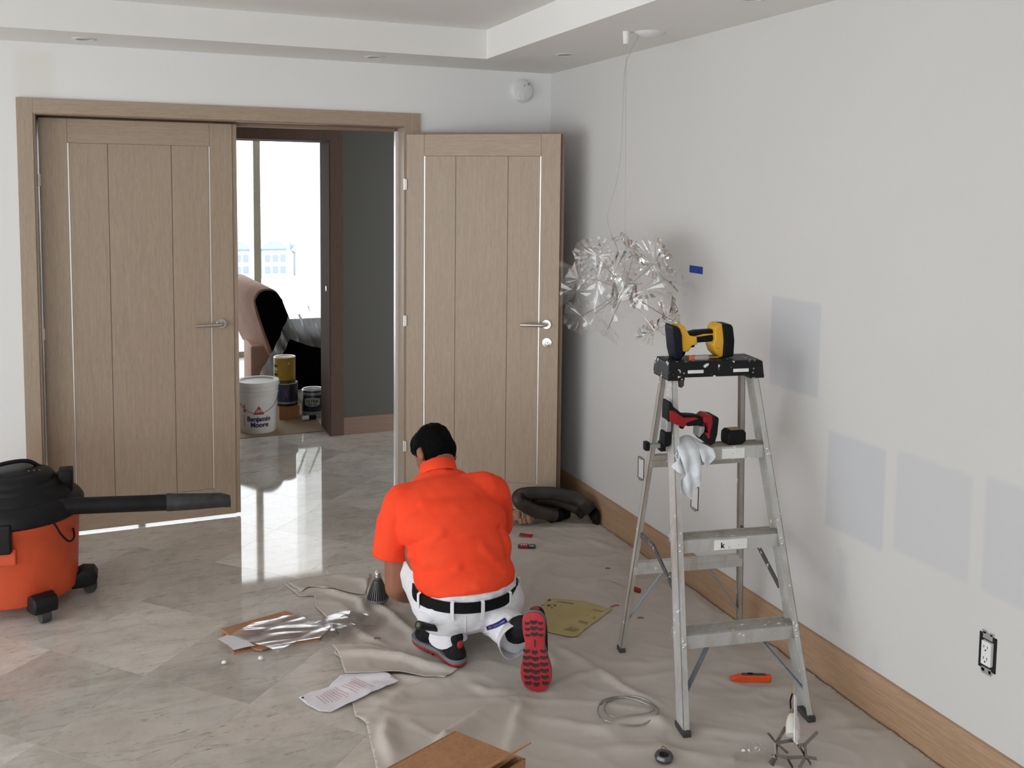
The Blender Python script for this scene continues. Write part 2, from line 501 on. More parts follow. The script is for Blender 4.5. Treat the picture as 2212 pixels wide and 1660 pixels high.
for i in range(-20, 20):
    for j in range(-20, 20):
        uc, vc = u0 + (i + 0.5) * TS, v0 + (j + 0.5) * TS
        ctr = Vector(((uc - vc) * s2, (uc + vc) * s2))
        h = TS / 2 - 0.0002
        P = [ctr + Vector(((a - b_) * s2 * h, (a + b_) * s2 * h)) for a, b_ in ((-1, -1), (1, -1), (1, 1), (-1, 1))]
        if min(p.y for p in P) > 4.9: Q = clip_rect(P, -0.75, 2.3, 4.5, 6.60)
        elif ctr.y > 1.0: Q = clip_rect(P, -2.2, XR, 1.0, 6.60)
        else: Q = clip_rect(P, -1.6, XR, -0.2, 6.60)
        if len(Q) < 3: continue
        whole = len(Q) == 4 and all((a - b_).length < 1e-6 for a, b_ in zip(sorted(P, key=lambda q: (round(q.x, 5), round(q.y, 5))), sorted(Q, key=lambda q: (round(q.x, 5), round(q.y, 5)))))
        ar = abs(sum(Q[k].x * Q[(k + 1) % len(Q)].y - Q[(k + 1) % len(Q)].x * Q[k].y for k in range(len(Q)))) / 2
        if ar < 0.002: continue
        if whole:
            if full is None: full = tile_mesh([p - ctr for p in P])
            t = obj('tile', full, M_marble if full.users == 0 else None, floor)
            if not full.materials: full.materials.append(M_marble)
        else:
            t = obj('tile', tile_mesh([p - ctr for p in Q]), M_marble, floor)
        t.location = (ctr.x, ctr.y, 0.0)

# walls
def wall(name, boxes, mt, label=None):
    mb = MB()
    for a, b_ in boxes: mb.box(a, b_)
    return structure(mb.build(name, mt, weld=False), label)
OX0, OX1, OZ = -0.40, 1.425, 2.085         # rough opening of the double door
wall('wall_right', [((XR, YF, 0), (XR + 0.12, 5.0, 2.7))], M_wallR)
wall('wall_back', [((XL, YB, 0), (OX0, YH0, 2.7)), ((OX1, YB, 0), (XR + 0.12, YH0, 2.7)), ((OX0, YB, OZ), (OX1, YH0, 2.7))], M_wallB)
WY0, WY1, WZ1 = -2.2, 4.6, 2.35
wall('wall_left', [((XL - 0.15, YF, 0), (XL, WY0, 2.7)), ((XL - 0.15, WY1, 0), (XL, YH0, 2.7)), ((XL - 0.15, WY0, WZ1), (XL, WY1, 2.7)), ((XL - 0.15, WY0, 0), (XL, WY1, 0.04))], M_wall)
RX0, RX1 = -3.3, -1.2
wall('wall_front', [((XL - 0.15, YF - 0.12, 0), (RX0, YF, 2.7)), ((RX1, YF - 0.12, 0), (XR + 0.12, YF, 2.7)), ((RX0, YF - 0.12, WZ1), (RX1, YF, 2.7)), ((RX0, YF - 0.12, 0), (RX1, YF, 0.04))], M_wall)
# ceiling: soffit border around a raised tray
TX1, TY1, TX0, TY0 = 1.728, 4.560, -2.6, -1.6
wall('ceiling', [((TX1, YF, ZC), (XR, YB, 2.72)), ((XL, TY1, ZC), (TX1, YB, 2.72)), ((XL, YF, ZC), (TX0, TY1, 2.72)), ((TX0, YF, ZC), (TX1, TY0, 2.72)), ((TX0, TY0, ZT), (TX1, TY1, 2.72))], M_ceil)
# hall
FX0, FX1, FZ = -0.46, 1.305, 2.06
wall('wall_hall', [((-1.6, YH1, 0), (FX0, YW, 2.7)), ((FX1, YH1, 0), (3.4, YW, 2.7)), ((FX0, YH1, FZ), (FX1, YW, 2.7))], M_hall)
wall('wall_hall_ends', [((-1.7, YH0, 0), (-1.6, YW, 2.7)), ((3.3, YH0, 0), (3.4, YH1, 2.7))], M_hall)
wall('ceiling_hall', [((-1.7, YH0, 2.42), (3.4, YW, 2.6))], M_ceil)
wall('wall_far_room', [((-1.3, YW, 0), (-1.2, YG + 0.1, 2.7)), ((3.3, YW, 0), (3.4, YG + 0.1, 2.7)), ((-1.3, YG, 2.45), (3.4, YG + 0.1, 2.7)), ((-1.3, YG, 0), (-1.0, YG + 0.1, 2.45)), ((2.6, YG, 0), (3.4, YG + 0.1, 2.45))], M_wall)
wall('ceiling_far_room', [((-1.3, YW, 2.5), (3.4, YG + 0.1, 2.7))], M_ceil)
M_ffl = mat('pale_stone_floor', (0.62, 0.58, 0.53), 0.35, 0, 0.06, 4)
wall('floor_far_room', [((-1.2, 6.62, -0.003), (3.3, YG + 0.05, 0.0))], M_ffl)

# baseboards
mb = MB(); 
prof = [(0, 0), (0.016, 0), (0.016, 0.125), (0.011, 0.150), (0, 0.152)]
mb.add([Vector((XR - x, YF, z)) for x, z in prof] + [Vector((XR - x, YB, z)) for x, z in prof],
       [tuple(range(5)), tuple(range(9, 4, -1))] + [(i, (i + 1) % 5, (i + 1) % 5 + 5, i + 5) for i in range(5)])
structure(mb.build('baseboard_right', M_base))
structure(MB().box((1.52, YB - 0.016, 0), (XR - 0.016, YB, 0.15)).build('baseboard_back', M_baseH, bevel=0.003))
structure(MB().box((XL, YB - 0.016, 0), (-0.47, YB, 0.15)).build('baseboard_left', M_baseH, bevel=0.003))
structure(MB().box((FX1 + 0.09, YH1 - 0.016, 0), (3.3, YH1, 0.125)).build('baseboard_hall', M_baseH, bevel=0.003))

# casing and lining of the double door
t1 = sempty('trim_1', (0, 0, 0))
CX0, CX1, CZ = -0.458, 1.497, 2.145
CI0, CI1, CIZ = -0.389, 1.415, 2.074
MB().box((CX0, YB - 0.016, 0), (CI0, YB + 0.002, CZ)).build('casing_upright', M_oakV, t1, bevel=0.0015)
MB().box((CI1, YB - 0.016, 0), (CX1, YB + 0.002, CZ)).build('casing_upright', M_oakV, t1, bevel=0.0015)
MB().box((CI0, YB - 0.016, CIZ), (CI1, YB + 0.002, CZ)).build('casing_head', M_oakH, t1, bevel=0.0015)
MB().box((OX0, YB - 0.012, 0), (CI0 + 0.010, YH0, OZ - 0.01)).build('jamb', M_oakD, t1, bevel=0.001)
MB().box((CI1 - 0.006, YB - 0.012, 0), (OX1, YH0, OZ - 0.01)).build('jamb', M_oakV, t1, bevel=0.001)
MB().box((CI0 + 0.010, YB - 0.012, CIZ - 0.006), (CI1 - 0.006, YH0, OZ)).build('jamb_head', M_oakD, t1, bevel=0.001)
MB().box((CI1 - 0.024, YL + 0.040, 0), (CI1 - 0.006, YH0, CIZ - 0.02)).build('door_stop', M_alu_in, t1, bevel=0.002)  # pale finish stands in for window light on this wooden stop face
MB().box((CI0 + 0.010, YL + 0.048, CIZ - 0.024), (CI1 - 0.024, YH0, CIZ - 0.006)).build('door_stop', M_oakD, t1, bevel=0.002)
# casing of the hall door beyond
t2 = sempty('trim_2', (0, 0, 0))
MB().box((FX1, YH1 - 0.018, 0), (FX1 + 0.09, YH1, FZ + 0.09)).build('casing_upright', M_dark, t2, bevel=0.002)
MB().box((FX0 - 0.09, YH1 - 0.018, 0), (FX0, YH1, FZ + 0.09)).build('casing_upright', M_dark, t2, bevel=0.002)
MB().box((FX0, YH1 - 0.018, FZ), (FX1, YH1, FZ + 0.09)).build('casing_head', M_dark, t2, bevel=0.002)
MB().box((FX1 - 0.004, YH1 - 0.014, 0), (FX1 + 0.003, YW, FZ)).build('jamb', M_dark, t2)
MB().box((FX0 - 0.003, YH1 - 0.014, 0), (FX0 + 0.004, YW, FZ)).build('jamb', M_dark, t2)
MB().box((FX0, YH1 - 0.014, FZ - 0.004), (FX1, YW, FZ + 0.004)).build('jamb_head', M_dark, t2)
pl = MB().lathe([(0.0001, 0.0), (0.018, 0.0), (0.020, 0.003), (0.0, 0.006)], 20, Matrix.Translation((FX1 - 0.004, 6.57, 1.03)) @ Matrix.Rotation(radians(-90), 4, 'Y'))
pl.build('flush_pull', M_steel, t2, smooth=True)

# window of the far room, and the side window that lights the room
M_frame = mat('putty_painted_frame', (0.72, 0.69, 0.54), 0.5, 0, 0.04)
def window_unit(name, a, b_, axis, mulls, w=0.06, d=0.06, mt=M_frame):
    """a frame round the opening from a to b_ with uprights, glass between them"""
    e = sempty(name)
    x0, y0, z0 = a; x1, y1, z1 = b_
    def bx(nm, p, q, r, s, m_):
        if axis == 'x': MB().box((p, y0, r), (q, y0 + d, s)).build(nm, m_, e, bevel=0.002 if m_ is not M_glass else 0)
        else: MB().box((x0, p, r), (x0 + d, q, s)).build(nm, m_, e, bevel=0.002 if m_ is not M_glass else 0)
    lo, hi = (x0, x1) if axis == 'x' else (y0, y1)
    bx('frame', lo, hi, z0, z0 + 0.05, mt); bx('frame', lo, hi, z1 - 0.05, z1, mt)
    bx('frame', lo, lo + w, z0 + 0.05, z1 - 0.05, mt); bx('frame', hi - w, hi, z0 + 0.05, z1 - 0.05, mt)
    edges = [lo + w] + [q for m_ in mulls for q in (m_ - w / 2, m_ + w / 2)] + [hi - w]
    for m_ in mulls: bx('mullion', m_ - w / 2, m_ + w / 2, z0 + 0.05, z1 - 0.05, mt)
    for i in range(0, len(edges), 2):
        if axis == 'x':
            MB().box((edges[i], y0 + d / 2, z0 + 0.05), (edges[i + 1], y0 + d / 2 + 0.006, z1 - 0.05)).build('pane', M_glass, e)
        else:
            MB().box((x0 + d / 2, edges[i], z0 + 0.05), (x0 + d / 2 + 0.006, edges[i + 1], z1 - 0.05)).build('pane', M_glass, e)
    return e
window_unit('window_1', (-1.0, YG, 0.0), (2.6, YG, 2.45), 'x', [0.1, 1.25], 0.068)
window_unit('window_3', (RX0, YF - 0.10, 0.04), (RX1, YF - 0.10, WZ1), 'x', [-2.25], 0.05)  # unseen rear window, added to bring light from behind the camera
window_unit('window_2', (XL - 0.11, WY0, 0.04), (XL - 0.11, WY1, WZ1), 'y', [-0.5, 1.2, 2.9], 0.05)

# outside: water and the far shore
m, nt, b = newmat('bay_water')
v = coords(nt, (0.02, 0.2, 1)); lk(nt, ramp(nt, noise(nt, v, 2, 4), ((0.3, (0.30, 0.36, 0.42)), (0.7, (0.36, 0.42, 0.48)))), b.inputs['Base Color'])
b.inputs['Roughness'].default_value = 0.4
water = MB().box((-900, 60.0, -17.7), (1200, 900, -17.5)).build('bay_water', m); water['kind'] = 'stuff'
water['label'] = 'pale washed out water seen through the far window'; water['category'] = 'water'
m = mat('terrace_paving', (0.62, 0.62, 0.60), 0.6)
structure(MB().box((-6, YG + 0.1, -0.3), (9, 12.9, -0.02)).build('floor_terrace', m))
M_col = mat('white_render', (0.85, 0.85, 0.84), 0.7)
col_ = MB().box((2.02, 11.6, -0.02), (2.75, 12.2, 4.5)).build('terrace_column', M_col, bevel=0.01)
tag(col_, 'white square column standing on the terrace outside the far window', 'column')
M_treef = mat('hazy_foliage', (0.25, 0.29, 0.34), 0.9, 0, 0.3, 0.3)  # distance haze put into the pale bluish colours of trees and houses
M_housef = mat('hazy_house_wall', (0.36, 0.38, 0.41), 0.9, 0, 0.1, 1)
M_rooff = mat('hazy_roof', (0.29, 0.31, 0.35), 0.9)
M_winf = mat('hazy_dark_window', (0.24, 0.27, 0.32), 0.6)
rng = random.Random(11)
for k in range(6):
    x = 14 + k * 7.5; y = 203 + rng.uniform(-2, 2); w = rng.uniform(4.6, 5.6); h = rng.uniform(4.5, 7)
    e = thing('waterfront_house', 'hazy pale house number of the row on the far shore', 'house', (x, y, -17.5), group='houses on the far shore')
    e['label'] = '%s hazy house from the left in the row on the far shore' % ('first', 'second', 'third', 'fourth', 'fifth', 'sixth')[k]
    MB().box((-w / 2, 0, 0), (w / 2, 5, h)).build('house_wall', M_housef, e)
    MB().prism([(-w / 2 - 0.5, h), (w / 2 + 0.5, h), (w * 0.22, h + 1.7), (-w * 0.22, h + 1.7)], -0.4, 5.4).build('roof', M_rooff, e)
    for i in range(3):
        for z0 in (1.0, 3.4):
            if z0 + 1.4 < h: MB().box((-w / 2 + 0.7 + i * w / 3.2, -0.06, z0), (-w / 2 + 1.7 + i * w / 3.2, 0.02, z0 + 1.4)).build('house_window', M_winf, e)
for k in range(9):
    x = 8 + k * 7.6; y = 221 + rng.uniform(-1, 1)
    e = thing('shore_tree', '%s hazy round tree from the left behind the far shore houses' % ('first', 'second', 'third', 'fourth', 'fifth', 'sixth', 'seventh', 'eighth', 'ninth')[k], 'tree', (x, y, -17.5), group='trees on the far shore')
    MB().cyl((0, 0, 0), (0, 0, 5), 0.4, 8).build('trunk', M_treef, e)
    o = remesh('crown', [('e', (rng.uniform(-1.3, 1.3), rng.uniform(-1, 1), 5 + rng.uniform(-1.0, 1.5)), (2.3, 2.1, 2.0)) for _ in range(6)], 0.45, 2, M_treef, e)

# ------------------------------------------------------------------ door leaves
M_seam = mat('dark_seam', (0.07, 0.05, 0.035), 0.8)
def leaf(name, W, Hh, loc, rotz, mirror, p_in0, p_in1, joints, label, deadlock, lip):
    """front face at y = 0 looking to -y, hinge at x = 0, bottom at z = 0"""
    e = sempty(name, loc, rotz, label)
    T = 0.042; a, b_ = p_in0 * W, p_in1 * W; tr, br = 0.115, 0.145
    MB().box((0.002, 0.004, 0.002), (W - 0.002, T, Hh - 0.002)).build('core', M_oakD, e)
    g = 0.0012; ft = 0.0042
    MB().box((0, 0, 0), (a - 0.003, ft, Hh)).build('stile', M_oakV, e, bevel=0.0008)
    MB().box((b_ + 0.003, 0, 0), (W, ft, Hh)).build('stile', M_oakV, e, bevel=0.0008)
    MB().box((a - 0.003 + g, 0, Hh - tr), (b_ + 0.003 - g, ft, Hh)).build('rail', M_oakH, e, bevel=0.0008)
    MB().box((a - 0.003 + g, 0, 0), (b_ + 0.003 - g, ft, br)).build('rail', M_oakH, e, bevel=0.0008)
    xs = [a + 0.003] + [j * W for j in joints] + [b_ - 0.003]
    for i in range(len(xs) - 1):
        MB().box((xs[i] + g, 0.0002, br + g), (xs[i + 1] - g, ft, Hh - tr - g)).build('panel', M_oakV, e, bevel=0.0010)
    for x in (a, b_):
        MB().box((x - 0.0027, -0.0006, br + g), (x + 0.0027, ft, Hh - tr - g)).build('inlay_strip', M_alu_in, e)
    MB().box((0.006, 0.0005, 0.004), (W - 0.006, 0.0040, Hh - 0.004)).build('seam_backing', M_seam, e)
    if lip:
        MB().box((-0.002, T - 0.012, 0), (W + 0.014, T + 0.004, Hh + 0.014)).build('rebate_lip', M_oakD, e, bevel=0.001)
    else:
        MB().box((W + 0.001, 0.006, 0.0), (W + 0.024, T, Hh)).build('meeting_edge', M_oakV, e, bevel=0.0015)
    # lever handle
    hx, hz = W - 0.062, 1.015
    h = MB(); 
    Mh = Matrix.Translation((hx, 0, hz)) @ Matrix.Rotation(radians(90), 4, 'X')
    h.lathe([(0.0001, 0.0), (0.026, 0.0), (0.026, 0.007), (0.024, 0.009), (0.0001, 0.009)], 28, Mh)
    rose = h.build('rose', M_steel, e, smooth=True)
    h = MB().tube([(hx, -0.008, hz), (hx, -0.040, hz), (hx - 0.004, -0.050, hz), (hx - 0.014, -0.054, hz), (hx - 0.128, -0.054, hz - 0.002)], 0.0095, 14)
    h.build('lever', M_steel, e, smooth=True)
    if deadlock:
        Mk = Matrix.Translation((hx + 0.004, 0, hz - 0.098)) @ Matrix.Rotation(radians(90), 4, 'X')
        k = MB().lathe([(0.0001, 0.0), (0.025, 0.0), (0.025, 0.006), (0.011, 0.008), (0.011, 0.006), (0.0001, 0.006)], 28, Mk).build('escutcheon', M_steel, e, smooth=True)
        kb = MB().box((hx, -0.012, hz - 0.103), (hx + 0.008, -0.006, hz - 0.093)).build('key_cylinder', M_alu_in, k, bevel=0.001)
    return e
l1 = leaf('door_1', 0.889, 2.042, (-0.373, YL, 0.016), 0.0, False, 0.142, 0.874, (0.34, 0.67), 'closed left leaf of the pale oak double door with lever handle', False, False)
l2 = leaf('door_2', 0.850, 2.014, (1.4165, YB - 0.030, 0.016), radians(-36.5), True, 0.124, 0.876, (0.33, 0.67), 'open right leaf of the pale oak double door with lever and key plate', True, True)
for i, (lf, sx) in enumerate(((l1, 0), (l2, 0))):
    for z in (0.30, 1.0, 1.745):
        h = MB()
        dy = -0.010
        h.cyl((-0.006, dy, z - 0.030), (-0.006, dy, z - 0.001), 0.0065, 12).cyl((-0.006, dy, z + 0.001), (-0.006, dy, z + 0.030), 0.0065, 12)
        h.box((-0.006, dy, z - 0.028), (0.004, 0.003, z + 0.028))
        h.build('hinge', M_alu_in, lf, smooth=True)

# ------------------------------------------------------------------ stepladder
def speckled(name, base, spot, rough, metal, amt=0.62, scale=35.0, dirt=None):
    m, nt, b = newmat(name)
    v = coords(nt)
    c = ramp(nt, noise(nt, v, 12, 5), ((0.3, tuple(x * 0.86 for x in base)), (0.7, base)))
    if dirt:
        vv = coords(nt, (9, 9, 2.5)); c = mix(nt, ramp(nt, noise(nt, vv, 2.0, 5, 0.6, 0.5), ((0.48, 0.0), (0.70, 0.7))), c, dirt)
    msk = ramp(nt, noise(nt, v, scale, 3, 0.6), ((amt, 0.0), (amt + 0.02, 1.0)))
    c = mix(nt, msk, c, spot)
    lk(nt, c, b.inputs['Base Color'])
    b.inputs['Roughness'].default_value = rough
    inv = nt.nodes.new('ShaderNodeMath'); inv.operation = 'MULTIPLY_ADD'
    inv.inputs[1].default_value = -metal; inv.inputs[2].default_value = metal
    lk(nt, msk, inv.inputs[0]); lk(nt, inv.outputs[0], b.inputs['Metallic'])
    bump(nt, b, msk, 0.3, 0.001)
    if base[0] < 0.05: b.inputs['Specular IOR Level'].default_value = 0.2
    return m
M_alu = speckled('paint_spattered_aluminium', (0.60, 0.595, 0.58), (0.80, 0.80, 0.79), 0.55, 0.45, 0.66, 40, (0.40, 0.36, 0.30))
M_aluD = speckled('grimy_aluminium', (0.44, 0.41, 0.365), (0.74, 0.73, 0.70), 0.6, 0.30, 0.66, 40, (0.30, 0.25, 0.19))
M_cap = speckled('spattered_black_cap', (0.012, 0.012, 0.014), (0.75, 0.76, 0.78), 0.4, 0.0, 0.615, 42)
M_galv = speckled('galvanised_brace', (0.27, 0.31, 0.34), (0.75, 0.76, 0.76), 0.5, 0.3, 0.68, 50)
M_spread = speckled('spattered_dark_spreader', (0.10, 0.10, 0.10), (0.75, 0.75, 0.74), 0.5, 0.2, 0.63, 60)
M_rivet = mat('rivet_metal', (0.72, 0.71, 0.69), 0.35, 0.8)
M_foot = mat('dark_rubber', (0.05, 0.05, 0.05), 0.7)
M_lab = speckled('worn_white_label', (0.86, 0.86, 0.85), (0.55, 0.56, 0.55), 0.5, 0.0, 0.66, 60)

LAD = Matrix.Translation((1.844, 2.402, 0.0)) @ Matrix.Rotation(-0.175, 4, 'Z')
lad = thing('stepladder', 'paint-spattered aluminium stepladder standing on the drop cloth by the right wall', 'ladder')
lad.matrix_world = LAD
K = 0.306; WB, WT, ZTOP = 0.23, 0.162, 1.11
RB, RBY, RTY = 0.250, 0.565, 0.425
def fw(z): return WB + (WT - WB) * z / ZTOP
def fp(sx, z, dy=0.0, dx=0.0): return Vector((sx * (fw(z) - dx), K * z + dy, z))
def rw(z): return RB + (WT - 0.004 - RB) * z / ZTOP
def rp(sx, z, dy=0.0, dx=0.0): return Vector((sx * (rw(z) - dx), RBY + (RTY - RBY) * z / ZTOP + dy, z))
def channel(mb, P, sx, z0, z1, depth, flange, t=0.003):
    """rail as a C-section: web on the outside, two flanges turned inwards"""
    a, b_ = P(sx, z0), P(sx, z1)
    i = Vector((-sx, 0, 0))
    def slab(o, du, dv):
        vs = []
        for e in (a, b_):
            for q in (o, o + du, o + du + dv, o + dv): vs.append(e + q)
        mb.add(vs, [(0, 1, 2, 3), (7, 6, 5, 4), (0, 4, 5, 1), (1, 5, 6, 2), (2, 6, 7, 3), (3, 7, 4, 0)])
    Y = Vector((0, 1, 0))
    slab(Vector(), i * t, Y * depth)
    slab(Vector(), i * flange, Y * t)
    slab(Y * (depth - t), i * flange, Y * t)
for sx in (-1, 1):
    mb = MB(); channel(mb, fp, sx, 0.012, ZTOP, 0.062, 0.021); mb.build('front_rail', M_alu if sx > 0 else M_alu, lad)
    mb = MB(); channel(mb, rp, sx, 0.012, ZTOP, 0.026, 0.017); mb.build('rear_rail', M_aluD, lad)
    a = fp(sx, 0.0)
    MB().box((a.x - 0.003 if sx < 0 else a.x - 0.025, a.y - 0.004, 0.0), (a.x + 0.025 if sx < 0 else a.x + 0.003, a.y + 0.070, 0.020)).build('foot', M_foot, lad, bevel=0.003)
    a = rp(sx, 0.0)
    MB().box((a.x - 0.003 if sx < 0 else a.x - 0.021, a.y - 0.004, 0.0), (a.x + 0.021 if sx < 0 else a.x + 0.003, a.y + 0.032, 0.018)).build('foot', M_foot, lad, bevel=0.003)
steps = []
for i in (1, 2, 3):
    z = 0.287 * i; w = fw(z) - 0.004; y0 = K * z + 0.004; d = 0.078
    mb = MB().box((-w, y0, z - 0.044), (w, y0 + 0.003, z)).box((-w, y0 + 0.003, z - 0.004), (w, y0 + d, z - 0.001)).box((-w, y0 + d - 0.003, z - 0.030), (w, y0 + d, z - 0.004))
    st = mb.build('step', M_alu, lad)
    for k in range(4):
        MB().box((-w + 0.004, y0 + 0.010 + k * 0.017, z - 0.001), (w - 0.004, y0 + 0.018 + k * 0.017, z + 0.0012)).build('tread_rib', M_aluD, st)
    for sx in (-1, 1):
        for dz in (-0.012, -0.030):
            a = fp(sx, z + dz)
            MB().ell((a.x - sx * 0.011, a.y - 0.0005, a.z), (0.0045, 0.003, 0.0045), 10).build('rivet', M_rivet, lad, smooth=True)
for z in (0.34, 0.76):
    w = rw(z) - 0.004; y = RBY + (RTY - RBY) * z / ZTOP
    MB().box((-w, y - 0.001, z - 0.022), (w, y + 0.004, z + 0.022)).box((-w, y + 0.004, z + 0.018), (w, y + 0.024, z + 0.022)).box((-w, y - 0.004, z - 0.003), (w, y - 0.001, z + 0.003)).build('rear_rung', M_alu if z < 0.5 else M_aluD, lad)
for sx in (-1, 1):
    a = fp(sx, 0.085, 0.030, 0.006); s0 = Vector((sx * 0.080, K * 0.287 + 0.05, 0.250))
    MB().bar(a, s0, 0.016, 0.005).build('brace', M_galv, lad)
    a = rp(sx, 0.115, 0.010, 0.006); s0 = Vector((sx * 0.085, RBY - 0.02, 0.322))
    MB().bar(a, s0, 0.014, 0.004).build('brace', M_galv, lad)
    # folding spreader in two links
    p0 = rp(sx, 0.475, 0.004, 0.012); p1 = fp(sx, 0.475, 0.040, 0.012) + Vector((0, 0, -0.02)); mid = (p0 * 0.62 + p1 * 0.38) + Vector((0, 0, 0.010))
    MB().bar(p0, mid, 0.006, 0.020).build('spreader', M_spread, lad)
    MB().bar(mid, p1 + Vector((0, 0, -0.07)), 0.006, 0.018).build('spreader', M_spread, lad)
# black plastic top
cz0, cz1 = 1.098, 1.150
cy0, cy1 = K * ZTOP - 0.010, RTY + 0.040
cap_w = WT + 0.012
mb = MB()
vs = []
for (w, ya, yb, z) in ((cap_w + 0.006, cy0 - 0.006, cy1 + 0.006, cz0 - 0.002), (cap_w + 0.002, cy0, cy1, cz1 - 0.004), (cap_w - 0.004, cy0 + 0.006, cy1 - 0.006, cz1)):
    vs += [Vector((-w, ya, z)), Vector((w, ya, z)), Vector((w, yb, z)), Vector((-w, yb, z))]
mb.add(vs, [(3, 2, 1, 0)] + [(i, (i + 1) % 4, (i + 1) % 4 + 4, i + 4) for i in range(4)] + [(i + 4, (i + 1) % 4 + 4, (i + 1) % 4 + 8, i + 8) for i in range(4)] + [(8, 9, 10, 11)])
cap = mb.build('top_cap', M_cap, lad, bevel=0.004)
MB().box((-cap_w - 0.006, cy0 - 0.007, cz0 - 0.012), (-cap_w + 0.055, cy1, cz0)).build('cap_skirt', M_cap, cap, bevel=0.003)
MB().box((cap_w - 0.050, cy0 - 0.007, cz0 - 0.012), (cap_w + 0.006, cy1, cz0)).build('cap_skirt', M_cap, cap, bevel=0.003)
for x0, x1 in ((-0.108, -0.050), (0.062, 0.120)):
    MB().box((x0, cy0 - 0.0075, cz0 + 0.012), (x1, cy0 - 0.003, cz0 + 0.024)).build('slot_label', M_lab, cap, bevel=0.002)
for k, (x0, x1, i) in enumerate(((-0.06, 0.06, 2), (0.0, 0.085, 3))):
    z = 0.287 * i; y = K * z + 0.0035
    lb = MB().box((x0, y - 0.0015, z - 0.041), (x1, y, z - 0.006)).build('label', M_lab, lad, bevel=0.0008)
    if i == 2:
        vs_, fs_ = text_mb('k', 0.026, 0.001)
        MB().add([Vector((x0 + 0.030 + p.x, y - 0.0019, z - 0.034 + p.y)) for p in vs_], fs_).build('worn_letter', M_black, lb)

# extruded side outlines of hand tools
def outline_parts(e, parts, org, sc, depth_of):
    for name, pts, th, mt_, bev in parts:
        P = [((x - org[0]) / sc, (org[1] - y) / sc) for x, y in pts]
        MB().prism(P, -th / 2, th / 2).build(name, mt_, e, bevel=bev, seg=3, smooth=True, angle=50)
M_yel = speckled('worn_yellow_plastic', (0.80, 0.42, 0.02), (0.10, 0.07, 0.02), 0.42, 0, 0.70, 70)
M_red = mat('red_tool_plastic', (0.30, 0.010, 0.016), 0.45, 0, 0.1, 18, 0, 200, 0.3)
M_rub = mat('black_rubber', (0.007, 0.007, 0.008), 0.6, 0, 0.2, 18, 0, 200, 0.18)
M_grey = mat('grey_tool_metal', (0.30, 0.31, 0.31), 0.45, 0.3)
M_navy = mat('navy_black_plastic', (0.007, 0.008, 0.018), 0.5, 0, 0.1, 18, 0, 200, 0.2)
p = LAD @ Vector((-0.145, cy0 + 0.084, cz1 + 0.001))
dr = thing('cordless_drill', 'yellow and black cordless drill lying on the ladder top', 'drill', p, (0, 0, -0.175))
outline_parts(dr, [
    ('side_handle_disc', [(535, 140), (545, 124), (560, 124), (580, 140), (600, 150), (622, 205), (632, 390), (622, 410), (578, 410), (556, 330), (538, 180)], 0.075, M_navy, 0.006),
    ('motor_housing', [(585, 130), (605, 122), (645, 126), (668, 160), (700, 215), (765, 225), (770, 292), (722, 300), (692, 350), (640, 352), (622, 270), (605, 160)], 0.062, M_yel, 0.008),
    ('grip_top', [(660, 158), (700, 193), (770, 178), (922, 172), (928, 206), (840, 208), (760, 224), (700, 226), (672, 200)], 0.036, M_rub, 0.005),
    ('handle', [(690, 222), (760, 218), (850, 200), (935, 200), (930, 250), (770, 262), (700, 270)], 0.032, M_yel, 0.005),
    ('grip', [(765, 232), (920, 214), (930, 272), (772, 282)], 0.040, M_rub, 0.006),
    ('trigger', [(715, 290), (768, 290), (765, 322), (718, 325)], 0.020, M_rub, 0.003),
    ('battery_base', [(918, 152), (945, 128), (970, 113), (990, 123), (1005, 270), (1000, 395), (975, 408), (930, 368), (905, 300), (925, 240)], 0.070, M_yel, 0.008),
    ('battery', [(978, 120), (1065, 124), (1083, 146), (1100, 260), (1096, 400), (1000, 408), (1010, 270)], 0.076, M_rub, 0.008),
    ('gear_case', [(628, 258), (672, 262), (687, 342), (635, 344)], 0.052, M_grey, 0.006),
    ('chuck', [(630, 338), (686, 340), (672, 388), (642, 402)], 0.036, M_rub, 0.006)], (540, 410), 2391.0, None)
q = LAD @ Vector((-0.092, cy0 + 0.014, cz1 + 0.0118))
scd = thing('screwdriver', 'screwdriver with grey handle and orange end on the ladder top', 'screwdriver', q, (0, 0, -0.19))
M_org = mat('orange_plastic', (0.75, 0.11, 0.03), 0.4)
mbx = Matrix.Rotation(radians(90), 4, 'Y')
MB().lathe([(0.0001, -0.004), (0.009, -0.002), (0.0095, 0.006), (0.007, 0.010), (0.007, 0.012)], 12, mbx).build('end_collar', M_org, scd, smooth=True)
MB().lathe([(0.006, 0.012), (0.0085, 0.018), (0.0095, 0.040), (0.0105, 0.058), (0.0085, 0.066), (0.0001, 0.067)], 12, mbx).build('handle', mat('grey_grip', (0.34, 0.31, 0.29), 0.6), scd, smooth=True)
MB().cyl((0.066, 0, 0), (0.105, 0, 0), 0.003, 8).build('shaft', mat('brass_shaft', (0.45, 0.30, 0.10), 0.35, 0.8), scd, smooth=True)
q = LAD @ Vector((-0.118, cy0 + 0.030, cz0 - 0.002))
pk = thing('putty_knife', 'brown wooden tool handle hanging below the black ladder top', 'tool', q, (0, 0, -0.175))
MB().prism([(-0.012, -0.002), (0.010, 0.0), (0.010, -0.034), (0.002, -0.042), (-0.007, -0.040)], -0.006, 0.006).build('handle', mat('worn_brown_wood', (0.11, 0.075, 0.055), 0.7), pk, bevel=0.002)

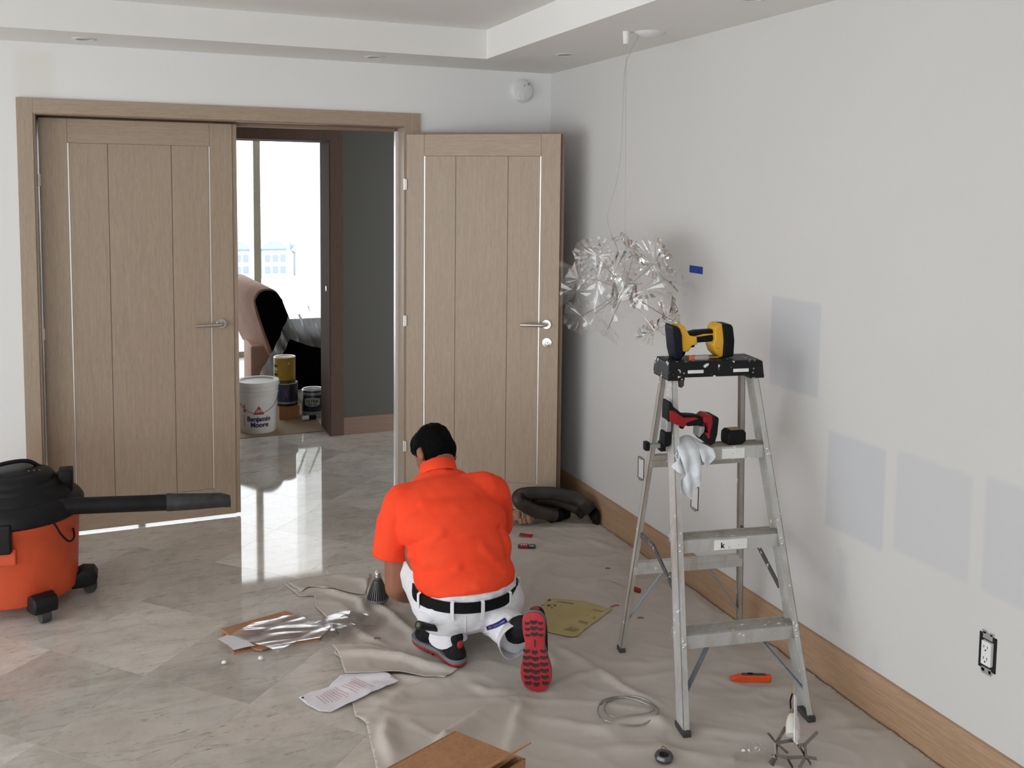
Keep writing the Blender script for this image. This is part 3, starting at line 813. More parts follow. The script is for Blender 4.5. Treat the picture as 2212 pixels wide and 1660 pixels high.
# red drill, tape measure, rag and dark bracket on the upper step
zs = 0.861 + 0.0015
def on_step(x, dy): return LAD @ Vector((x, K * 0.861 + dy, zs))
rd = thing('cordless_drill', 'red and black cordless drill resting on the upper ladder step', 'drill', on_step(-0.205, 0.045), (0, 0, -0.175))
outline_parts(rd, [
    ('motor_housing', [(455, 60), (490, 60), (530, 140), (700, 270), (700, 320), (520, 370), (440, 370), (445, 200)], 0.060, M_rub, 0.006),
    ('red_shell', [(462, 190), (520, 190), (700, 318), (900, 322), (960, 345), (760, 395), (735, 450), (700, 470), (470, 370)], 0.064, M_red, 0.004),
    ('grip_top', [(640, 285), (800, 288), (930, 300), (1035, 330), (1030, 380), (900, 340), (700, 318)], 0.040, M_rub, 0.005),
    ('grip', [(755, 400), (850, 360), (1010, 345), (1060, 400), (1050, 470), (960, 465), (780, 470)], 0.042, M_rub, 0.006),
    ('trigger', [(690, 450), (770, 470), (735, 520), (690, 510)], 0.022, M_rub, 0.003),
    ('battery_base', [(1030, 330), (1090, 288), (1170, 300), (1180, 400), (1150, 560), (1120, 600), (1110, 420), (1040, 400)], 0.070, M_red, 0.007),
    ('battery_clip', [(980, 470), (1060, 470), (1055, 560), (970, 650)], 0.060, M_grey, 0.004),
    ('battery', [(1170, 300), (1255, 318), (1282, 350), (1262, 600), (1225, 735), (1160, 775), (1060, 720), (990, 650), (1060, 560), (1130, 560), (1165, 440)], 0.072, M_rub, 0.008),
    ('red_latch', [(1050, 565), (1140, 560), (1130, 655), (1100, 655)], 0.076, M_red, 0.003),
    ('gear_case', [(425, 345), (515, 345), (515, 540), (420, 540)], 0.052, M_grey, 0.006),
    ('chuck', [(405, 540), (525, 540), (522, 745), (490, 775), (415, 780), (385, 745)], 0.042, M_rub, 0.008)], (400, 790), 6.915 * 655, None)
vt, ft_ = text_mb('8', 0.012, 0.0002)
tmt = thing('tape_measure', 'black square tape measure sitting on the upper ladder step', 'tape measure', on_step(0.062, 0.045), (0, 0, -0.10))
MB().prism([(-0.034, 0.0), (0.022, -0.0), (0.035, 0.010), (0.035, 0.040), (0.026, 0.050), (-0.024, 0.050), (-0.036, 0.040), (-0.036, 0.012)], -0.028, 0.028).build('case', M_rub, tmt, bevel=0.008, seg=3, smooth=True)
MB().prism([(-0.020, 0.0502), (0.022, 0.0502), (0.018, 0.0515), (-0.016, 0.0515)], -0.018, 0.018).build('worn_top', mat('worn_brass', (0.30, 0.22, 0.12), 0.5), tmt)
brk = thing('clamp', 'dark clamp gripping the left end of the upper ladder step', 'clamp', on_step(-0.222, 0.050), (0, 0, -0.175))
MB().box((-0.030, -0.012, -0.004), (0.062, 0.012, 0.010)).build('bar', M_grey, brk, bevel=0.002)
MB().box((-0.044, -0.014, -0.012), (-0.028, 0.014, 0.018)).build('jaw', M_rub, brk, bevel=0.003)
MB().box((0.010, -0.016, -0.016), (0.030, 0.016, 0.016)).build('slide', M_rub, brk, bevel=0.003)

# rag over the step: outline measured on the step front
M_rag = mat('white_terry_rag', (0.72, 0.745, 0.78), 0.95, 0, 0.06, 40, 0.5, 260)
def rag_poly(pts, org=(990, 880), sc=6.915 * 600): return [((x - org[0]) / sc, (org[1] - y) / sc) for x, y in pts]
rag = thing('rag', 'white terry rag draped over the upper ladder step', 'rag', LAD @ Vector((-0.098, K * 0.861, 0.862)), (0, 0, -0.175))
def ragf(ph, base):
    def f(x, z):
        hang = max(0.0, -z)
        fold = 0.007 * sin(x * 150 + ph + z * 22) + 0.004 * sin(x * 70 - z * 60 + ph)
        y = base - 0.006 - 0.012 * min(1, hang / 0.02) + fold * min(1.0, 0.35 + hang / 0.06)
        if z > 0: y += 2.2 * z * 0.55
        return y
    return f
def hang_sheet(name, poly, f):
    P, Fc = polygrid(poly, 0.006)
    mb = MB(); mb.add([Vector((p.x, f(p.x, p.y), p.y if p.y < 0 else p.y * 0.62)) for p in P], Fc)
    o = mb.build(name, M_rag, rag, smooth=True, angle=70)
    md = o.modifiers.new('thick', 'SOLIDIFY'); md.thickness = 0.004
    md = o.modifiers.new('sub', 'SUBSURF'); md.levels = 1; md.render_levels = 1
    return o
hang_sheet('fold', rag_poly([(720, 760), (900, 660), (960, 680), (1005, 790), (1020, 960), (1030, 1240), (1050, 1350), (960, 1440), (885, 1590), (770, 1470), (745, 1330), (810, 1215), (770, 1100), (720, 960), (715, 850)]), ragf(0.4, -0.004))
hang_sheet('fold', rag_poly([(900, 660), (990, 660), (1060, 720), (1140, 800), (1240, 880), (1262, 980), (1200, 1090), (1110, 1180), (1085, 1070), (1040, 1030), (1010, 880), (960, 760)]), ragf(2.1, -0.002))
hang_sheet('fold', rag_poly([(725, 800), (760, 950), (790, 1100), (810, 1210), (770, 1222), (690, 1180), (605, 1105), (700, 960), (705, 850)]), ragf(4.0, 0.0))

# ------------------------------------------------------------------ clear-leaf pendant lamp
M_petal = clear('clear_ribbed_acrylic', (0.982, 0.982, 0.984), 0.050, 0.08, 0.022, 1.40)
M_chr = mat('polished_fixture_metal', (0.50, 0.48, 0.44), 0.18, 1.0)
M_cord = mat('clear_grey_cord', (0.45, 0.44, 0.42), 0.4)
LC = aty(1349, 628, 3.512)
lamp = thing('pendant_lamp', 'clear acrylic leaf pendant lamp hanging half assembled before the right wall', 'lamp', LC)
def petal_mesh(L, W, seed):
    rr = random.Random(seed)
    n = 30; vs = [Vector((0, 0, 0))]; fs = []
    rings = 4
    for k in range(n + 1):
        a = -pi * 0.86 + 2 * pi * 0.86 * k / n
        # rounded five-sided leaf about a point off its centre
        rad = (0.62 + 0.38 * cos(a * 0.5) ** 2) * (1 + 0.05 * cos(5 * a))
        for j in range(1, rings + 1):
            t = j / rings
            z = (0.0042 if k % 2 else -0.0042) * t + 0.035 * t * t * (abs(a) / pi) ** 2 - 0.02 * t * t * cos(a)
            vs.append(Vector((L * rad * t * cos(a), W * rad * t * sin(a), z)))
    for k in range(n):
        b0, b1 = 1 + k * rings, 1 + (k + 1) * rings
        fs.append((0, b0, b1))
        for j in range(rings - 1): fs.append((b0 + j, b0 + j + 1, b1 + j + 1, b1 + j))
    mb = MB().add(vs, fs)
    return mb.mesh('petal', smooth=False)
pm = [petal_mesh(0.125, 0.105, 1), petal_mesh(0.110, 0.115, 2), petal_mesh(0.135, 0.090, 3)]
for q in pm: q.materials.append(M_petal)
RL = 0.225
dirs = []
ga = pi * (3 - sqrt(5))
for i in range(22):
    z = 1 - 1.25 * (i + 0.5) / 22
    r = sqrt(max(0, 1 - z * z)); a = i * ga
    dirs.append(Vector((r * cos(a), r * sin(a), z)))
dirs += [Vector((-0.62, -0.45, -0.78)), Vector((-0.92, 0.1, -0.55)), Vector((0.42, -0.5, -0.82)), Vector((0.85, -0.35, -0.62)), Vector((-0.86, -0.42, -0.40))]
rr = random.Random(5)
for i, d in enumerate(dirs):
    d = d.normalized()
    if d.x > 0.9 and d.z < 0: continue
    o = obj('petal', pm[i % 3], None, lamp)
    x = (d + Vector((rr.uniform(-.35, .35), rr.uniform(-.35, .35), rr.uniform(-.6, .1)))).normalized()
    tz = d; ty = tz.cross(Vector((rr.uniform(-1, 1), rr.uniform(-1, 1), 0.4))).normalized(); tx = ty.cross(tz)
    M = Matrix((tx, ty, tz)).transposed().to_4x4(); M.translation = Vector((d.x * RL, d.y * RL, d.z * RL * 0.92))
    o.matrix_local = M @ Matrix.Rotation(radians(rr.uniform(-35, 35)), 4, 'X') @ Matrix.Rotation(radians(rr.uniform(-30, 30)), 4, 'Y')
    if i % 4 == 0 or i >= 22:
        MB().cyl(d * 0.05, Vector((d.x * RL, d.y * RL, d.z * RL * 0.92)), 0.0016, 6).build('arm', M_chr, lamp, smooth=True)
for i in range(12):
    a = i * pi / 6; z = 0.03 * (-1) ** i
    p0 = Vector((0.052 * cos(a), 0.052 * sin(a), z)); p1 = Vector((0.052 * cos(a + pi / 6), 0.052 * sin(a + pi / 6), -z))
    MB().bar(p0, p1, 0.010, 0.0025).build('frame_blade', M_chr, lamp)
    if i % 2: MB().bar(p0, p0 * 1.7 + Vector((0, 0, -0.015)), 0.012, 0.0025).build('frame_blade', M_chr, lamp)
MB().lathe([(0.0001, 0.085), (0.010, 0.085), (0.014, 0.06), (0.014, 0.0), (0.0001, 0.0)], 16).build('lamp_holder', mat('frosted_holder', (0.62, 0.60, 0.55), 0.4), lamp, smooth=True)
# hanging wire and power cord
capt = fl(1353, 80, 2.345); capt = Vector((aty(1353, 68, 3.512).x, 3.512, ZC))
w0 = Vector((LC.x, LC.y, LC.z + 0.085)); wire_top = Vector((capt.x, 3.512, ZC - 0.05))
MB().cyl(tuple(w0 - LC), tuple(wire_top - LC), 0.0012, 6).build('suspension_wire', M_cord, lamp)
pts = [aty(u, v, 3.512) - LC for u, v in ((1381, 76), (1362, 112), (1350, 148), (1346, 220), (1341, 330), (1330, 400), (1317, 442), (1312, 470), (1318, 500), (1330, 528), (1345, 560))]
pts[-1] = Vector((0, 0, 0.085))
MB().tube(catmull(pts, 5), 0.0016, 6).build('power_cord', M_cord, lamp)
MB().lathe([(0.0001, -0.052), (0.011, -0.052), (0.0125, -0.05), (0.0155, 0.0), (0.0001, 0.0)], 20, Matrix.Translation(Vector((capt.x, 3.512, ZC)) - LC)).build('ceiling_cup', mat('ivory_plastic', (0.80, 0.79, 0.74), 0.5), lamp, smooth=True)
can = fl(1402, 70, ZC)
MB().lathe([(0.0001, -0.020), (0.020, -0.0195), (0.045, -0.013), (0.062, -0.004), (0.066, 0.0), (0.0001, 0.0)], 32, Matrix.Translation(can - LC)).build('ceiling_rose', M_white_pl, lamp, smooth=True)

# recessed ceiling lights
M_ring = mat('white_ring', (0.72, 0.71, 0.69), 0.4)
M_well = mat('shadowed_grey_baffle', (0.35, 0.34, 0.33), 0.5)  # shade of the recess put into the grey of a flat disc
for (u, v, lab) in ((1221, 118, 'white round recessed light in the soffit near the room corner'), (182, 84, 'white round recessed light in the soffit above the left leaf'), (1628, -4, 'white round recessed light at the top edge near the right wall'), (810, 112 + 11, 'white round recessed light in the soffit above the door opening')):
    c_ = fl(u, v, ZC)
    e = thing('recessed_light', lab, 'ceiling light', c_, group='recessed ceiling lights')
    MB().lathe([(0.034, 0.0005), (0.036, -0.004), (0.050, -0.0035), (0.054, 0.0)], 32).build('trim_ring', M_ring, e, smooth=True)
    MB().lathe([(0.0001, -0.0012), (0.034, -0.0012), (0.036, -0.002)], 32).build('lens', M_well, e, smooth=True)

# smoke detector on the door wall
sd = aty(1126, 197, YB)
e = thing('smoke_detector', 'white round smoke detector high on the wall by the corner', 'detector', sd, (radians(90), 0, 0))
MB().lathe([(0.0001, 0.030), (0.050, 0.030), (0.060, 0.024), (0.062, 0.010), (0.068, 0.008), (0.068, 0.0), (0.0001, 0.0)], 40).build('housing', M_white_pl, e, smooth=True)
MB().box((-0.030, -0.050, 0.028), (0.006, -0.004, 0.033)).build('test_button', mat('white_plastic_bright', (0.85, 0.85, 0.86), 0.4), e, bevel=0.002)
for x, y, w in ((0.006, 0.022, 0.0025), (0.028, 0.030, 0.0025), (0.036, 0.034, 0.0025)):
    MB().box((x, y, 0.029), (x + w, y + 0.011, 0.0308), None).build('vent_slot', M_black, e)

# blue tape on the right wall
p0, p1 = atx(1490, 573, XR), atx(1518, 593, XR)
e = MB().box((XR - 0.0012, p1.y, p1.z), (XR, p0.y, p0.z)).build('masking_tape', mat('blue_tape', (0.012, 0.05, 0.36), 0.6), bevel=0.0004)
tag(e, 'short strip of blue masking tape on the right wall', 'tape')
# open outlets
M_box = mat('black_rim_and_box_shade', (0.01, 0.01, 0.01), 0.9)
M_yoke = mat('galvanised_yoke', (0.50, 0.51, 0.52), 0.4, 0.7)
def outlet(u, v, label, device=True, ang=0.0):
    c_ = atx(u, v, XR)
    e = thing('wall_outlet', label, 'outlet', (XR, c_.y, c_.z), (0, 0, radians(90)), group='open outlets on the right wall')
    # local: x runs towards the camera side (-y world is +x), -y... out of the wall is +y
    fr = MB()
    for a, b_ in (((-0.029, -0.0005, -0.052), (-0.025, 0.002, 0.052)), ((0.025, -0.0005, -0.052), (0.029, 0.002, 0.052)), ((-0.029, -0.0005, -0.052), (0.029, 0.002, -0.049)), ((-0.029, -0.0005, 0.049), (0.029, 0.002, 0.052))): fr.box(a, b_)
    fr.build('box_rim', M_box, e, weld=False)
    if device:
        MB().box((-0.025, -0.0002, -0.049), (0.025, 0.0010, 0.049)).build('box_opening', M_box, e)  # flat black sheet, shade inside the open box put into its colour
        d = MB().box((-0.020, 0.001, -0.035), (0.012, 0.014, 0.035)).build('receptacle', M_white_pl, e, bevel=0.002)
        for z in (-0.018, 0.016):
            for x in (-0.010, 0.002): MB().box((x, 0.0139, z), (x + 0.0018, 0.0145, z + 0.008)).build('slot', M_box, d)
            MB().cyl((-0.003, 0.0139, z - 0.006), (-0.003, 0.0145, z - 0.006), 0.0025, 10).build('slot', M_box, d)
        for s_ in (-1, 1):
            y = MB().box((-0.016, 0.001, s_ * 0.052 - 0.013), (0.016, 0.004, s_ * 0.052 + 0.006)).box((-0.019, 0.001, s_ * 0.056 - 0.003), (-0.008, 0.004, s_ * 0.056 + 0.006)).box((0.006, 0.001, s_ * 0.056 - 0.003), (0.019, 0.004, s_ * 0.056 + 0.006))
            y.build('yoke_ear', M_yoke, e)
    else:
        for s_ in (-1, 1): MB().box((-0.014, 0.001, s_ * 0.052 - 0.007), (0.014, 0.005, s_ * 0.052 + 0.006)).build('yoke_ear', M_yoke, e)
        MB().box((-0.025, -0.0002, -0.049), (0.025, 0.0008, 0.049)).build('cover_plate', M_wall, e)
    return e
outlet(2134, 1410, 'white receptacle without cover plate low on the right wall, nearest the camera')
outlet(1501, 1075, 'black-rimmed blank outlet box on the wall seen between the ladder legs', False)
outlet(1385, 1012, 'black-rimmed blank outlet box half hidden behind the left ladder legs', False)

# ------------------------------------------------------------------ canvas drop cloth
m, nt, b = newmat('canvas')
v = coords(nt)
c = ramp(nt, noise(nt, v, 3.0, 5), ((0.3, (0.475, 0.425, 0.38)), (0.7, (0.57, 0.52, 0.47))))
c = mix(nt, ramp(nt, noise(nt, v, 9.0, 4), ((0.62, 0.0), (0.72, 0.35))), c, (0.62, 0.58, 0.54))
lk(nt, c, b.inputs['Base Color']); b.inputs['Roughness'].default_value = 0.95; b.inputs['Specular IOR Level'].default_value = 0.1
bump(nt, b, noise(nt, v, 500, 2), 0.15, 0.001)
M_canvas = m
CL = [(0.612, 4.085), (0.80, 4.10), (1.03, 4.06), (1.30, 4.16), (1.60, 4.28), (1.81, 4.375), (2.05, 4.36), (2.255, 4.24), (2.262, 3.2), (2.262, 2.45), (2.262, 1.70),
      (0.60, 1.70), (0.62, 2.30), (0.668, 2.66), (0.692, 2.875), (0.668, 2.925), (0.700, 3.21), (0.712, 3.315), (0.690, 3.375), (0.742, 3.52), (0.725, 3.66), (0.70, 3.80), (0.715, 3.90), (0.655, 3.925)]
def px_line(pts): return [fl(u, v).to_2d() for u, v in pts]
RIDGES = [  # photographed fold, height, half width, one-sided sharpness
    ([(724, 1420), (800, 1424), (900, 1440), (985, 1462)], 0.026, 0.040, 0.75),
    ([(790, 1560), (880, 1500), (1000, 1468), (1060, 1456)], 0.018, 0.045, 0.6),
    ([(760, 1480), (860, 1468), (950, 1476)], 0.014, 0.030, 0.6),
    ([(1120, 1510), (1040, 1545), (965, 1600), (930, 1655)], 0.030, 0.050, 0.7),
    ([(1128, 1520), (1110, 1570), (1092, 1650)], 0.024, 0.040, 0.7),
    ([(1180, 1492), (1240, 1470), (1292, 1456), (1350, 1490), (1425, 1525)], 0.020, 0.030, 0.7),
    ([(1292, 1456), (1240, 1420), (1210, 1400)], 0.014, 0.030, 0.4),
    ([(1160, 1560), (1260, 1575), (1330, 1590)], 0.010, 0.035, 0.4),
    ([(1250, 1590), (1400, 1560), (1500, 1580), (1680, 1600)], 0.015, 0.040, 0.5),
    ([(1260, 1630), (1420, 1620), (1560, 1640)], 0.012, 0.040, 0.4),
    ([(1500, 1500), (1600, 1505), (1700, 1490), (1850, 1560)], 0.008, 0.035, 0.4),
    ([(1560, 1560), (1700, 1530), (1790, 1540)], 0.007, 0.035, 0.4),
    ([(640, 1278), (700, 1275), (770, 1300), (800, 1345)], 0.022, 0.028, 0.6),
    ([(668, 1290), (675, 1330), (690, 1380)], 0.020, 0.022, 0.5),
    ([(720, 1250), (790, 1262), (805, 1300), (850, 1350)], 0.022, 0.030, 0.6),
    ([(800, 1240), (850, 1262), (880, 1300)], 0.016, 0.025, 0.6),
    ([(830, 1320), (890, 1370), (905, 1410)], 0.014, 0.030, 0.5),
    ([(745, 1350), (790, 1380), (860, 1420)], 0.012, 0.030, 0.5),
    ([(1100, 1285), (1180, 1262), (1270, 1255), (1360, 1240)], 0.012, 0.045, 0.4),
    ([(1145, 1260), (1145, 1290), (1140, 1320)], 0.014, 0.020, 0.5),
    ([(1160, 1242), (1260, 1270), (1330, 1262)], 0.010, 0.040, 0.4),
    ([(1230, 1180), (1280, 1172), (1330, 1190)], 0.008, 0.040, 0.4),
    ([(1120, 1215), (1180, 1200), (1240, 1210)], 0.009, 0.040, 0.4),
    ([(1180, 1400), (1200, 1440), (1180, 1470)], 0.012, 0.025, 0.5),
    ([(1330, 1425), (1400, 1440), (1460, 1430)], 0.008, 0.040, 0.4),
    ([(840, 1560), (830, 1600), (850, 1655)], 0.022, 0.045, 0.6),
    ([(1010, 1480), (1060, 1500), (1110, 1500)], 0.020, 0.035, 0.5),
]
_R = [([p for p in px_line(l)], h, w * 0.82, k) for l, h, w, k in RIDGES]
def cloth_z(x, y):
    z = 0.0035
    P = Vector((x, y))
    n = mnoise.noise(Vector((x * 3.1, y * 3.1, 0.3)))
    Q = P + Vector((mnoise.noise(Vector((x * 7, y * 7, 5.0))), mnoise.noise(Vector((x * 7, y * 7, 9.0))))) * 0.018
    for L, h, w, k in _R:
        best = 1e9; side = 1; tt = 0
        nseg = len(L) - 1
        for i in range(nseg):
            a, b_ = L[i], L[i + 1]; d = b_ - a
            t = max(0.0, min(1.0, (Q - a).dot(d) / d.length_squared))
            q = a + d * t; dist = (Q - q).length
            if dist < best:
                best = dist; side = 1 if d.cross(Q - q) > 0 else -1; tt = (i + t) / nseg
        if best > 3.5 * w: continue
        ww = w * (1.0 if side > 0 else 1.0 - 0.75 * k)
        prof = math.exp(-(best / ww) ** 2) * (1 if 0.02 < tt < 0.98 else 0.8)
        z += h * prof * (0.75 + 0.5 * n) * min(1.0, 0.35 + 2.2 * min(tt, 1 - tt))
    w1 = 1 - abs(mnoise.noise(Vector((x * 2.3 + 0.9 * y, y * 3.1, 21.0)))); w2 = 1 - abs(mnoise.noise(Vector((x * 6.0, y * 7.5 + x * 3, 31.0))))
    z += 0.012 * w1 ** 14 * (0.5 + 0.6 * n) + 0.0030 * w2 ** 10
    z += 0.004 * max(0, mnoise.noise(Vector((x * 6, y * 6, 2.0)))) + 0.0025 * max(0, mnoise.noise(Vector((x * 15, y * 15, 7.0))))
    # flatten where ladder feet and shoes press it to the floor
    return z
PRESS = [((LAD @ fp(-1, 0)).to_2d(), 0.05), ((LAD @ fp(1, 0)).to_2d(), 0.05), ((LAD @ rp(-1, 0)).to_2d(), 0.05), ((LAD @ rp(1, 0)).to_2d(), 0.05)]
def cloth_h(x, y):
    z = cloth_z(x, y)
    for c_, r in PRESS:
        d = (Vector((x, y)) - c_).length
        k = min(1.0, max(0.0, (d - r) / 0.05)); z = 0.0005 + (z - 0.0005) * k
    return z
cloth = sheet('drop_cloth', CL, 0.0125, cloth_h, M_canvas)
tag(cloth, 'wrinkled beige canvas drop cloth spread over the marble by the wall', 'drop cloth')
md = cloth.modifiers.new('thick', 'SOLIDIFY'); md.thickness = 0.0012; md.offset = 1.0
# crumpled edge flaps of the cloth
def flap(pts, zf):
    o = sheet('edge_flap', [p for p in pts], 0.012, zf, M_canvas, cloth)
    md = o.modifiers.new('thick', 'SOLIDIFY'); md.thickness = 0.0015; md.offset = 1.0
    return o
A = [fl(u, v).to_2d() for u, v in ((718, 1402), (790, 1400), (900, 1425), (990, 1455), (960, 1478), (880, 1468), (800, 1470), (745, 1466), (735, 1430))]
flap(A, lambda x, y: cloth_h(x, y) + 0.004 + 0.012 * max(0.0, sin((x - 0.6) * 9)) * 0.8)
A = [fl(u, v).to_2d() for u, v in ((620, 1262), (700, 1248), (800, 1244), (790, 1290), (730, 1282), (668, 1275), (650, 1284))]
flap(A, lambda x, y: cloth_h(x, y) + 0.004)
A = [fl(u, v).to_2d() for u, v in ((2022, 1612), (2048, 1600), (2052, 1640), (2030, 1632))]

# ------------------------------------------------------------------ the painter
M_skin = mat('tanned_skin', (0.30, 0.125, 0.07), 0.5, 0, 0.12, 14, 0.1, 120)
m, nt, b = newmat('orange_cotton')
v = coords(nt)
lk(nt, ramp(nt, noise(nt, v, 7, 4), ((0.3, (0.97, 0.070, 0.026)), (0.7, (1.0, 0.088, 0.034)))), b.inputs['Base Color'])
b.inputs['Roughness'].default_value = 0.9; b.inputs['Specular IOR Level'].default_value = 0.15
vw = coords(nt, (5, 5, 9))
bump(nt, b, noise(nt, vw, 1.6, 3, 0.5, 0.8), 0.25, 0.012)
M_shirt = m
m, nt, b = newmat('white_work_cotton')
v = coords(nt)
c = ramp(nt, noise(nt, v, 12, 4), ((0.3, (0.70, 0.70, 0.74)), (0.7, (0.80, 0.80, 0.83))))
lk(nt, c, b.inputs['Base Color']); b.inputs['Roughness'].default_value = 0.9; b.inputs['Specular IOR Level'].default_value = 0.15
bump(nt, b, noise(nt, coords(nt, (9, 9, 14)), 2.0, 3, 0.5, 1.0), 0.6, 0.012)
M_pants = m
M_hair = mat('short_black_hair', (0.003, 0.0027, 0.0027), 0.85, 0, 0.4, 60, 0.6, 300, 0.08)
man = thing('person', 'kneeling worker in orange polo shirt and white trousers, back to the camera', 'person', (1.15, 3.25, 0.0))
ML = Vector((1.15, 3.25, 0.0))
def W(x, y, z): return Vector((x, y, z)) - ML
HC = Vector((1.168, 3.660, 0.648))
head_rot = Euler((radians(-52), radians(9), radians(12)))
Hm = Matrix.Translation(HC - ML) @ head_rot.to_matrix().to_4x4()
def hp(x, y, z): return tuple(Hm @ Vector((x, y, z)))
SL, SR = W(0.955, 3.455, 0.500), W(1.338, 3.425, 0.515)
EL, ER = W(0.945, 3.440, 0.195), W(1.400, 3.520, 0.270)
WL, WR_ = W(1.030, 3.585, 0.085), W(1.245, 3.740, 0.110)
def hand(wr, fwd, side, palmn):
    """palm, four curled fingers of unequal length and a thumb from the side of the palm"""
    f = Vector(fwd).normalized(); n = Vector(palmn).normalized(); s = Vector(side).normalized()
    out = [('c', wr, 0.025, wr + f * 0.03, 0.026)]
    for k in range(4):
        o = s * (0.026 - 0.0175 * k)
        out.append(('c', wr + f * 0.015 + o * 0.6, 0.015, wr + f * 0.085 + o, 0.0125))
    for k, L in enumerate((0.034, 0.039, 0.036, 0.028)):
        o = s * (0.029 - 0.0195 * k)
        a = wr + f * 0.087 + o; b_ = a + f * L * 0.9 + n * L * 0.35; c_ = b_ + f * L * 0.35 + n * L * 0.65; d = c_ + n * L * 0.5 - f * L * 0.05
        out += [('c', a, 0.0098, b_, 0.0092), ('c', b_, 0.0092, c_, 0.0086), ('c', c_, 0.0086, d, 0.0078)]
    t0 = wr + f * 0.028 + s * 0.024; t1 = t0 + s * 0.030 + f * 0.026 + n * 0.010; t2 = t1 + f * 0.030 + n * 0.012
    out += [('c', t0, 0.0135, t1, 0.0112), ('c', t1, 0.0112, t2, 0.0092)]
    return out
body = [
    ('e', hp(0, 0.0, 0.012), (0.074, 0.094, 0.098), tuple(head_rot)), ('e', hp(0, 0.026, -0.055), (0.060, 0.066, 0.062), tuple(head_rot)),
    ('c', hp(0, 0.052, -0.098), 0.022, hp(0, 0.040, -0.080), 0.034), ('c', hp(0, 0.090, -0.020), 0.010, hp(0, 0.108, -0.045), 0.014),
    ('c', hp(-0.028, 0.082, 0.0), 0.014, hp(0.028, 0.082, 0.0), 0.014), ('c', hp(-0.018, 0.083, -0.075), 0.010, hp(0.018, 0.083, -0.075), 0.010),
    ('e', hp(-0.078, -0.012, -0.022), (0.012, 0.020, 0.032), tuple(head_rot)), ('e', hp(0.078, -0.012, -0.022), (0.012, 0.020, 0.032), tuple(head_rot)),
    ('c', hp(0, -0.028, -0.075), 0.054, W(1.145, 3.55, 0.560), 0.062),
    ('e', W(1.10, 3.44, 0.455), (0.19, 0.12, 0.12)), ('e', W(1.12, 3.35, 0.36), (0.165, 0.12, 0.13)), ('e', W(1.15, 3.27, 0.24), (0.16, 0.13, 0.11)),
    ('c', SL, 0.058, EL, 0.043), ('c', EL, 0.043, EL.lerp(WL, 0.35), 0.044), ('c', EL.lerp(WL, 0.35), 0.044, WL, 0.029),
    ('c', SR, 0.056, ER, 0.042), ('c', ER, 0.042, ER.lerp(WR_, 0.35), 0.043), ('c', ER.lerp(WR_, 0.35), 0.043, WR_, 0.028),
    ('c', W(1.08, 3.28, 0.18), 0.075, W(1.005, 3.59, 0.36), 0.052), ('c', W(1.005, 3.59, 0.36), 0.05, W(1.075, 3.23, 0.09), 0.034),
    ('c', W(1.24, 3.27, 0.19), 0.078, W(1.25, 3.56, 0.075), 0.055), ('c', W(1.25, 3.56, 0.07), 0.046, W(1.262, 3.06, 0.145), 0.028),
]
body += hand(WL, (0.62, 0.55, -0.45), (0.5, -0.8, 0.1), (0.1, -0.2, -0.95)) + hand(WR_, (-0.75, 0.35, -0.5), (-0.3, -0.9, 0.1), (-0.1, -0.1, -0.95))
remesh('body', body, 0.006, 3, M_skin, man)
# facial features that the photograph hides behind the head
for sx in (-1, 1): MB().ell(hp(sx * 0.026, 0.0855, -0.012), (0.008, 0.005, 0.005), 12).build('eye', M_hair, man, smooth=True)
hair = remesh('hair', [('e', hp(0, -0.010, 0.030), (0.081, 0.095, 0.092), tuple(head_rot)), ('e', hp(0, -0.034, -0.010), (0.077, 0.072, 0.078), tuple(head_rot)), ('e', hp(0, 0.020, 0.060), (0.074, 0.080, 0.062), tuple(head_rot)), ('c', hp(-0.068, 0.012, -0.012), 0.012, hp(-0.070, 0.008, 0.03), 0.016), ('c', hp(0.068, 0.012, -0.012), 0.012, hp(0.070, 0.008, 0.03), 0.016)], 0.006, 3, M_hair, man)
def hw(co):
    n = mnoise.noise(co * 120.0) * 0.0022 + mnoise.noise(co * 45.0) * 0.003
    d = co - (HC - ML)
    return co + d.normalized() * n
warp(hair, hw)
# polo shirt
def wob(co, amp, fr): return mnoise.noise(Vector((co.x * fr, co.y * fr, co.z * fr * 0.6)))*amp
shirt = remesh('polo_shirt', [
    ('e', W(1.165, 3.262, 0.285), (0.198, 0.172, 0.105)), ('e', W(1.160, 3.300, 0.365), (0.208, 0.160, 0.120)), ('e', W(1.150, 3.360, 0.450), (0.218, 0.158, 0.125)),
    ('e', W(1.145, 3.430, 0.505), (0.226, 0.140, 0.112)), ('c', W(0.985, 3.455, 0.515), 0.084, W(1.305, 3.425, 0.535), 0.086),
    ('e', W(1.150, 3.510, 0.560), (0.125, 0.090, 0.068)), ('c', W(1.145, 3.51, 0.565), 0.074, W(1.152, 3.555, 0.595), 0.066),
    ('c', W(0.975, 3.455, 0.510), 0.080, W(0.945, 3.450, 0.430), 0.076), ('f', W(0.950, 3.452, 0.46), 0.076, W(0.925, 3.444, 0.315), 0.074),
    ('c', W(1.335, 3.425, 0.525), 0.080, W(1.360, 3.455, 0.450), 0.076), ('f', W(1.352, 3.452, 0.47), 0.076, W(1.385, 3.495, 0.355), 0.070),
], 0.0075, 5, M_shirt, man)
